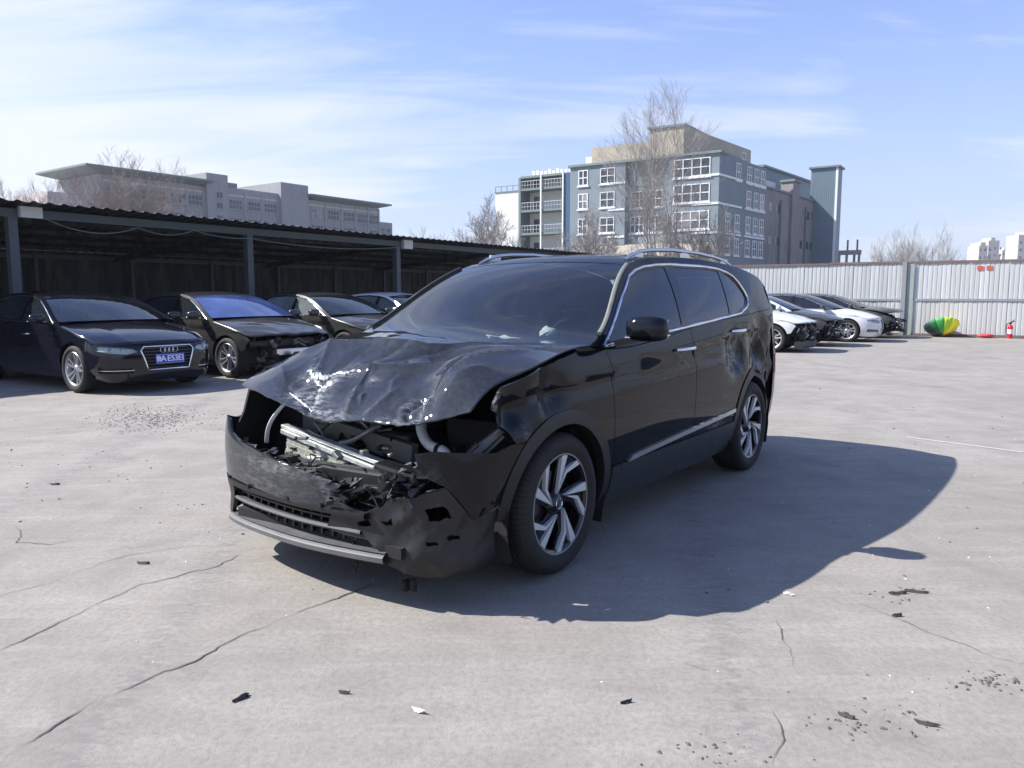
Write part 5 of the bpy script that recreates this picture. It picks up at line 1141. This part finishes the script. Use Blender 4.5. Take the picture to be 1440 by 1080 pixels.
# rooftop
P1 = Face((20.1, 93), A[:2], (-.551, -.834)); P1b = Face((20.1, 93), B[:2], (.776, -.63))
m = MB(); m.prism([tuple(P1.p(0, 0)[:2]), tuple(P1.p(4.3, 0)[:2]), tuple((P1.p(4.3, 0)+B*19)[:2]), tuple((P1.p(0, 0)+B*20)[:2])], HB+.29, 21.1); put(m, 'rooftop_block', M['b_tan'], bl)
m = MB(); P1.slab(m, -.2, 4.5, 21.1, 21.35, -19, .2); put(m, 'rooftop_edge', M['b_roof'], bl)
m = MB(); P1.slab(m, 4.31, 12.4, HB+.29, 19.9, -9, -.6); put(m, 'rooftop_terrace', M['b_tan'], bl)
m = MB(); FL.slab(m, 13.6, 18, HB+.29, 18.9, -5, -1.5); put(m, 'rooftop_store', M['b_white'], bl)
m = MB()
for t in np.arange(19.8, 26.5, .62): FL.slab(m, t, t+.40, 17.25, 17.75+.3*rng.random(), -2.2, -2.1)
put(m, 'rooftop_sign', M['b_trimw'], bl)
m = MB(); P1.slab(m, 4.5, 12.3, 19.8, 19.88, -.8, -.72)
for t in np.arange(4.6, 12.3, 1.1): P1.slab(m, t, t+.06, 19.9, 19.85, -.8, -.72)
put(m, 'terrace_rail', M['b_rail'], bl)
win(P1b, bl, 17.5, 19.6, 1.1, 1.6, 2, 2, M['b_trimw'], M['b_pane'], .12)
# sheet-clad lift tower
tw = empty('sheet_clad_tower', (47.0, 114, 0)); tag(tw, 'tall narrow blue sheet-clad tower with white corner strip right of the brick block', 'tower')
TL = Face((47.0, 114), A[:2], (-.551, -.834))
m = MB(); TL.slab(m, 0, 3.7, 0, 19.8, -3.2, 0); put(m, 'tower_wall', M['b_sheet'], tw)
for k in range(13):
    m = MB(); TL.slab(m, .05+k*.28, .11+k*.28, 0, 19.8, 0, .035); put(m, 'sheet_rib', M['b_sheet'], tw)
m = MB(); TL.slab(m, -.3, 4.0, 19.8, 20.05, -3.5, .3); put(m, 'tower_roof', M['b_roof'], tw)
m = MB(); TL.slab(m, -.06, .26, 0, 19.8, -.02, .06); put(m, 'corner_strip', M['b_trimw'], tw)
ru = empty('concrete_frame_ruin', (52, 118, 0)); tag(ru, 'low unfinished concrete frame with two poles right of the blue tower', 'building')
RF = Face((52.6, 122), (.834, -.551), (-.551, -.834))
m = MB()
for t in (-1.6, -.5, .6, 1.3): RF.slab(m, t, t+.3, 0, 8.0, -.5, 0)
RF.slab(m, -1.7, 1.7, 7.7, 8.4, -.7, .1); put(m, 'frame', M['b_grey'], ru)
for t in (-.4, 1.0): m = MB(); RF.slab(m, t, t+.22, 8.4, 10.0, -.5, -.15); put(m, 'pole', M['b_roof'], ru)
# grey institution on the left
gb = empty('grey_office_building', (-64.8, 120, 0)); tag(gb, 'long grey office building with overhanging flat roofs behind the shelter', 'building')
GD = Vector((.58, .815, 0)).normalized(); G = Face((-64.8, 120), GD[:2], (GD.y, -GD.x))
def gblk(t0, t1, z, dep=14, off=0, mm='b_grey', name='wing'): m = MB(); G.slab(m, t0, t1, 0, z, -dep+off, off); put(m, name, M[mm], gb)
gblk(2.2, 20, 20.1); gblk(20.02, 24.2, 22.4, 13, .8); gblk(24.22, 35.5, 20.5); gblk(35.52, 42, 22.6, 13, .9, 'b_grey'); gblk(42.02, 62, 20.1); gblk(62.02, 66, 17.3); gblk(-5.5, 2.18, 16.6, 12, -.2, 'b_pink')
for t0, t1, ov in ((-1.0, 20.6, 2.4), (41.6, 63.8, 2.2)):
    m = MB(); v = [G.p(t, z, o) for t, o, z in ((t0, ov, 20.7), (t1, ov, 20.7), (t1, -14, 20.7), (t0, -14, 20.7), (t0+3.2, .1, 20.15), (t1-2, .1, 20.15), (t1-2, -13, 20.15), (t0+3.2, -13, 20.15), (t0, ov, 21.0), (t1, ov, 21.0), (t1, -14, 21.0), (t0, -14, 21.0))]
    m.raw(v, [(0, 1, 5, 4), (1, 2, 6, 5), (2, 3, 7, 6), (3, 0, 4, 7), (8, 9, 10, 11), (0, 1, 9, 8), (1, 2, 10, 9), (2, 3, 11, 10), (3, 0, 8, 11)]); put(m, 'roof_overhang', M['b_roof'], gb)
for z in (17.6, 14.4, 11.2):
    for t in (4.5, 8, 11.5, 15, 18.2): win(G, gb, t, z, 2.7, 1.7, 4, 2, M['b_grey'], M['b_pane'], .14)
    for t in (26.2, 30, 33.6): win(G, gb, t, z, 2.6, 1.6, 4, 2, M['b_grey'], M['b_pane'], .14)
    for t in (44.8, 49, 53.2, 57.0, 60.3): win(G, gb, t, z, 2.9, 1.9, 4, 2, M['b_grey'], M['b_pane'], .16)
for z in (19.15, 16.0, 12.8):
    for a_, b_ in ((2.2, 20), (24.22, 35.5), (42.02, 62)): m = MB(); G.slab(m, a_, b_, z-.14, z+.14, -.02, .12); put(m, 'stone_band', M['b_pink'] if z > 19 else M['b_grey'], gb)
for t in (2.4, 6.2, 9.8, 13.3, 16.6, 19.8, 24.4, 28.1, 31.8, 35.3, 42.3, 46.9, 51.1, 55.1, 58.7, 61.8): m = MB(); G.slab(m, t-.22, t+.22, 0, 19.9, -.02, .16); put(m, 'pilaster', M['b_grey'], gb)
GT = Face(G.p(0, 0, .8)[:2], GD[:2], (GD.y, -GD.x))
for z in (18.8, 17.0, 14.8):
    win(GT, gb, 22.4, z, 1.2, 1.1, 2, 1, M['b_grey'], M['b_pane'], .12)
for t in (63, 64.8): win(G, gb, t, 15.2, 1.1, 1.7, 1, 2, M['b_grey'], M['b_pane'], .12)
m = MB(); G.slab(m, 24.3, 27, 20.5, 21.4, -4, -.5); put(m, 'roof_plant', M['b_roof'], gb)
# far apartment towers at the right edge
def tower(px0, px1, ytop, D, label, steps):
    a = at(px0, ytop, D); b = at(px1, ytop, D); r = empty('apartment_tower', ((a.x+b.x)/2, D, 0)); tag(r, label, 'tower block', 'far apartment towers')
    w = b.x-a.x; H = a.z
    for k, (u0, u1, hh) in enumerate(steps):
        m = MB(); m.box((-w/2+w*(u0+u1)/2, 0+.02*k, H*hh/2), (w*(u1-u0)-.02, 16-k*1.3, H*hh)); m.obj('block', M['b_far'], r)
    for zz in np.arange(8, H*.93, 6.0):
        for u in np.linspace(.1, .9, max(3, int(w/5))): MB().box((-w/2+w*u, -8.05, zz), (1.6, .2, 2.0)).obj('window', M['b_pane'], r)
tower(1369, 1386, 346, 640, 'cream tower block with stepped top, leftmost of the far towers', [(0, .7, 1), (.15, .55, 1.06), (.7, 1, .8)])
tower(1383, 1402, 339, 720, 'taller cream tower block just behind the leftmost far tower', [(0, .8, 1), (.2, .5, 1.05), (.8, 1, .75)])
tower(1403, 1419, 352, 820, 'low pale tower block between the taller far towers', [(0, 1, 1), (.2, .4, 1.05)])
tower(1424, 1462, 331, 640, 'tall beige tower block at the right edge above the fence', [(0, 1, 1), (.3, .7, 1.05)])
# ------------------------------------------------------------------ bare winter trees
M['bark'] = simple('grey bark', (.29, .27, .25), .9, var=.3); M['bark_brown'] = simple('brown twigs', (.25, .205, .175), .9, var=.3)
def tree(name, base, H, seed, label, mat='bark', spread=.5, trunks=1, lv=5, r0=.16, upright=.45, twig=.010, nchild=(3, 4), first=.28):
    rg = random.Random(seed); root = empty(name, base); tag(root, label, 'tree', 'bare trees beyond the yard'); T = MB(); Cn = MB()
    def grow(p, d, L, r, lev):
        n = 4 if lev < 2 else 3; pts = [p]; q = p.copy(); dd = d.copy()
        for i in range(n):
            dd = (dd+Vector((rg.gauss(0, .10), rg.gauss(0, .10), rg.gauss(0, .06)+upright*.10))).normalized(); q = q+dd*(L/n); pts.append(q.copy())
        r1 = max(twig*.6, r*.52); rr = [r+(r1-r)*i/n for i in range(n+1)]
        (T if lev == 0 else Cn).tube(pts, rr, 6 if lev == 0 else 4 if lev < 3 else 3, False)
        if lev >= lv: return
        k = rg.randint(*nchild)+(2 if lev == 0 else 0)
        for i in range(k):
            t = first+(1-first)*(i+rg.random()*.8)/k if lev == 0 else .25+.75*(i+rg.random())/k; t = min(t, .99); j = min(n-1, int(t*n)); pp = pts[j].lerp(pts[j+1], t*n-j)
            ax = Vector((rg.gauss(0, 1), rg.gauss(0, 1), rg.gauss(0, .5))); ax = (ax-dd*ax.dot(dd)).normalized(); nd = (dd+ax*rg.uniform(spread*.7, spread*1.35)).normalized(); nd.z += upright*.3; nd.normalize()
            grow(pp, nd, L*rg.uniform(.48, .72)*(1.1-.35*t if lev == 0 else 1), max(twig, rr[j]*rg.uniform(.42, .6)), lev+1)
        grow(pts[-1], dd, L*.58, r1, lev+1)
    for k in range(trunks):
        a = 6.28*k/max(1, trunks)+seed; d = Vector((math.cos(a)*.20*(trunks > 1), math.sin(a)*.20*(trunks > 1), 1)).normalized(); grow(Vector((math.cos(a)*.3*(trunks > 1), math.sin(a)*.3*(trunks > 1), 0)), d, H*.42*rg.uniform(.9, 1.05), r0, 0)
    T.obj('trunk', M[mat], root, smooth=60); Cn.obj('crown', M[mat], root, smooth=60); return root
def gpos(px, D): v = at(px, 400, D); return (v.x, v.y, 0)
tree('bare_tree', gpos(930, 62), 19.0, 27, 'tall bare tree with fan of thin branches in front of the blue building', 'bark', .50, 5, 5, .10, .20, .0075, (2, 4), .22)
tree('bare_tree', gpos(825, 62), 10.0, 8, 'low spreading bare tree before the white balconies', 'bark', .75, 2, 5, .12, .25, .014, (3, 4), .1)
tree('bare_tree', gpos(985, 66), 10.0, 12, 'short bare tree right of the tallest tree, below the building corner', 'bark', .7, 2, 5, .12, .3, .014)
tree('bare_tree', gpos(672, 60), 9.5, 15, 'small bare shrub-like tree left of the white end block', 'bark', .75, 3, 5, .09, .3, .013, (3, 4), .1)
tree('bare_tree', gpos(610, 75), 9.0, 18, 'faint thin bare tree just above the shelter roof', 'bark', .5, 2, 4, .06, .5, .012)
for px, D, H, sd, lb in ((1243, 95, 10.0, 31, 'leftmost thin bare tree of the clump above the white fence'), (1270, 92, 10.6, 32, 'second bare tree of the clump above the fence'), (1292, 96, 11.2, 33, 'tallest bare tree in the middle of the clump above the fence'), (1318, 93, 10.4, 34, 'rightmost bare tree of the clump above the fence')):
    tree('bare_tree', gpos(px, D), H, sd, lb, 'bark', .42, 3, 4, .06, .45, .010, (2, 4), .2)
for px, D, H, sd, lb in ((118, 75, 15.0, 41, 'brownish bare tree before the left end of the grey office building'), (160, 72, 15.8, 42, 'dense brown bare tree in the middle before the grey office building'), (212, 74, 15.6, 43, 'dense brown bare tree nearest the windows of the grey office building'), (14, 70, 13.5, 44, 'bare tree at the left edge above the shelter roof')):
    tree('bare_tree', gpos(px, D), H, sd, lb, 'bark_brown', .62, 2, 5, .09, .25, .009, (3, 5), .3)
# ------------------------------------------------------------------ cracks and litter on the concrete
def gp(px, py, z=0):
    c, s = math.cos(.1141), math.sin(.1141); a = (px-720)/1085; b = (540-py)/1085; d = (a, c+b*s, -s+b*c); t = (z-1.366)/d[2]; return Vector((d[0]*t, d[1]*t, z))
ck = NT('crack shadow'); ck.P(Base_Color=(.085, .08, .074), Roughness=.95); M['crack'] = ck.m
def crack(pix, w, seed, z=.003):
    pts = [gp(*q) for q in pix]; P = []
    for i in range(len(pts)-1):
        n = max(2, int((pts[i+1]-pts[i]).length/.025))
        for k in range(n): P.append(pts[i].lerp(pts[i+1], k/n))
    P.append(pts[-1]); rows = []; s_ = 0
    for i, p in enumerate(P):
        t = (P[min(i+1, len(P)-1)]-P[max(i-1, 0)]).normalized(); nn = Vector((-t.y, t.x, 0)); s_ += .025
        o = .035*fbm(s_*1.6, seed)+.016*fbm(s_*9, seed+3)+.006*fbm(s_*31, seed+5); ww = .62*w*max(.12, .55+1.2*fbm(s_*3.1, seed+7))*min(1, i/6+.15, (len(P)-1-i)/6+.15)
        rows.append([tuple(p+nn*(o-ww/2)+Vector((0, 0, z))), tuple(p+nn*(o+ww/2)+Vector((0, 0, z)))])
    return MB().grid(rows).obj('crack', M['crack'], GROUND)
for i, (pix, w) in enumerate(((((-10, 1078), (60, 1035), (130, 995), (215, 955), (270, 930), (330, 895), (400, 868), (470, 845), (520, 825), (590, 800)), .014),
    (((-10, 918), (80, 880), (150, 845), (200, 822), (290, 800), (360, 770)), .009), (((-10, 842), (70, 818), (130, 795), (180, 780), (260, 770), (330, 766)), .008),
    (((20, 740), (25, 763), (70, 766), (110, 758)), .010), (((165, 770), (185, 772), (240, 765)), .006), (((1090, 870), (1102, 900), (1112, 935), (1118, 950)), .006),
    (((1190, 840), (1255, 868), (1320, 895), (1400, 925), (1450, 935)), .008), (((960, 930), (1025, 955)), .010), (((900, 745), (970, 755), (1060, 770)), .006), (((0, 542), (70, 538), (120, 533)), .012), (((1085, 600), (1200, 625), (1300, 648)), .008), (((1090, 1000), (1098, 1040), (1085, 1075)), .006))): crack(pix, w, i*3.7+1)
wl_ = NT('chalk line'); wl_.P(Base_Color=(.62, .62, .60), Roughness=.9)
a, b = gp(1275, 615), gp(1445, 637); t = (b-a).normalized(); n_ = Vector((-t.y, t.x, 0))*.012
MB().grid([[tuple(a-n_+Vector((0, 0, .004))), tuple(a+n_+Vector((0, 0, .004)))], [tuple(b-n_+Vector((0, 0, .004))), tuple(b+n_+Vector((0, 0, .004)))]]).obj('painted_line', wl_.m, GROUND)
M['chip'] = simple('stone chip', (.10, .095, .09), .9, var=.5, scale=50); M['chip_light'] = simple('pale chip', (.55, .55, .53), .6, var=.3, scale=50)
def stone(mb, c, r, rg):
    vs = []; ps = [(1, 0, 0), (-1, 0, 0), (0, 1, 0), (0, -1, 0), (0, 0, 1), (0, 0, -.3), (.6, .6, .5), (-.6, .5, .5)]
    b = [(0, 2, 6), (0, 6, 4), (6, 2, 4), (4, 2, 7), (7, 2, 1), (7, 1, 4), (4, 1, 3), (4, 3, 0), (0, 5, 2), (2, 5, 1), (1, 5, 3), (3, 5, 0)]; a = rg.uniform(0, 6); ca, sa = math.cos(a), math.sin(a); f = rg.uniform(.5, 1.8)
    for p in ps:
        x, y, z = p[0]*r*f*rg.uniform(.7, 1.2), p[1]*r*rg.uniform(.7, 1.2), p[2]*r*rg.uniform(.4, .8); vs.append((c[0]+x*ca-y*sa, c[1]+x*sa+y*ca, c[2]+z+r*.1))
    mb.raw(vs, b)
rg = random.Random(5); gr_ = MB()
for k in range(900):
    px, py = rg.gauss(210, 38), rg.gauss(588, 9); stone(gr_, gp(px, max(545, py)), rg.uniform(.003, .011), rg)
for k in range(170):
    y = rg.uniform(3.2, 14)**1.0; x = rg.uniform(-1, 1)*y*.75; stone(gr_, (x, y, 0), rg.uniform(.003, .010)*(1+.5*rg.random()), rg)
for px, py, s, n in ((1400, 960, 30, 60), (1270, 835, 30, 20), (1240, 1010, 60, 40), (300, 690, 120, 30), (1020, 1060, 60, 30), (60, 640, 60, 40)):
    for k in range(n): stone(gr_, gp(rg.gauss(px, s), min(1100, rg.gauss(py, s*.25))), rg.uniform(.003, .009), rg)
tag(gr_.obj('gravel', M['chip']), 'scattered gravel and grit on the concrete', kind='stuff')
pl_ = MB()
for k in range(90):
    y = rg.uniform(2.4, 8); x = rg.uniform(-.8, .9)*y; stone(pl_, (x, y, 0), rg.uniform(.003, .008), rg)
tag(pl_.obj('pale_grit', M['chip_light']), 'pale plastic and glass grit scattered on the concrete', kind='stuff')
def debris(name, px, py, L, wd, ang, m, label, seed):
    rg = random.Random(seed); rows = []
    for i in range(8):
        t = i/7-.5; w_ = wd*(1-.8*(2*abs(t))**2.2)+.002; h = .010+.012*abs(fbm(i*.9, seed)); rows.append([(t*L, -w_*(.6+.4*rg.random()), .002), (t*L+.01*rg.gauss(0, 1), -w_*.2, h), (t*L, w_*.4, h*.8), (t*L, w_*(.6+.4*rg.random()), .002)])
    o = skin_obj(name, np.array(rows), m, None, 20); o.location = gp(px, py); o.rotation_euler = (0, 0, ang); tag(o, label, 'debris', 'broken bits on the concrete'); return o
dark = simple('dark scrap', (.045, .042, .04), .8, var=.5, scale=50); wh = M['chip_light']
_deb = debris
def debris(n, px, py, L, wd, ang, m, lb, sd): return _deb(n, px, py, L*.6, wd*.5, ang, m, lb, sd)
for i, (px, py, L, wd, ang, m, lb) in enumerate(((339, 983, .11, .022, .9, dark, 'curled dark rubber scrap in the left foreground'), (588, 1001, .06, .016, -.6, wh, 'pale plastic chip in the centre foreground'), (1107, 836, .07, .012, -.8, wh, 'white plastic sliver by the edge of the car shadow'), (1288, 833, .16, .024, -.35, dark, 'long dark scrap on the right beside the shadow'), (1262, 835, .14, .03, .1, dark, 'flat dark smear of dirt on the right beside the shadow'),
    (1190, 1008, .09, .02, -.7, dark, 'dark scrap in the right foreground, left of its pair'), (1302, 1019, .09, .02, -.5, dark, 'dark scrap in the right foreground, right of its pair'), (202, 793, .11, .02, -.1, dark, 'dark flat scrap left of the wrecked car'), (880, 989, .07, .010, .4, dark, 'thin dark stick in the foreground right of centre'), (484, 975, .06, .014, -.2, dark, 'small dark scrap in the foreground left of centre'), (1262, 867, .07, .02, 0, dark, 'small dark clod on the long right crack'), (78, 682, .10, .02, 0, dark, 'small dark scrap at the far left on the open concrete'))):
    debris('scrap', px, py, L, wd, ang, m, lb, i+50)
# ------------------------------------------------------------------ thin winter haze
hm = bpy.data.materials.new('haze'); hm.use_nodes = True; hn = hm.node_tree; hn.nodes.clear()
ho_ = hn.nodes.new('ShaderNodeOutputMaterial'); pv = hn.nodes.new('ShaderNodeVolumePrincipled'); hn.links.new(pv.outputs[0], ho_.inputs['Volume'])
pv.inputs['Color'].default_value = (.80, .86, .95, 1); pv.inputs['Density'].default_value = .00035; pv.inputs['Anisotropy'].default_value = .2
hz_ = MB().box((0, 600, 34.5), (2640, 1840, 71)).obj('haze', hm); tag(hz_, 'thin pale winter haze over the yard', kind='stuff')
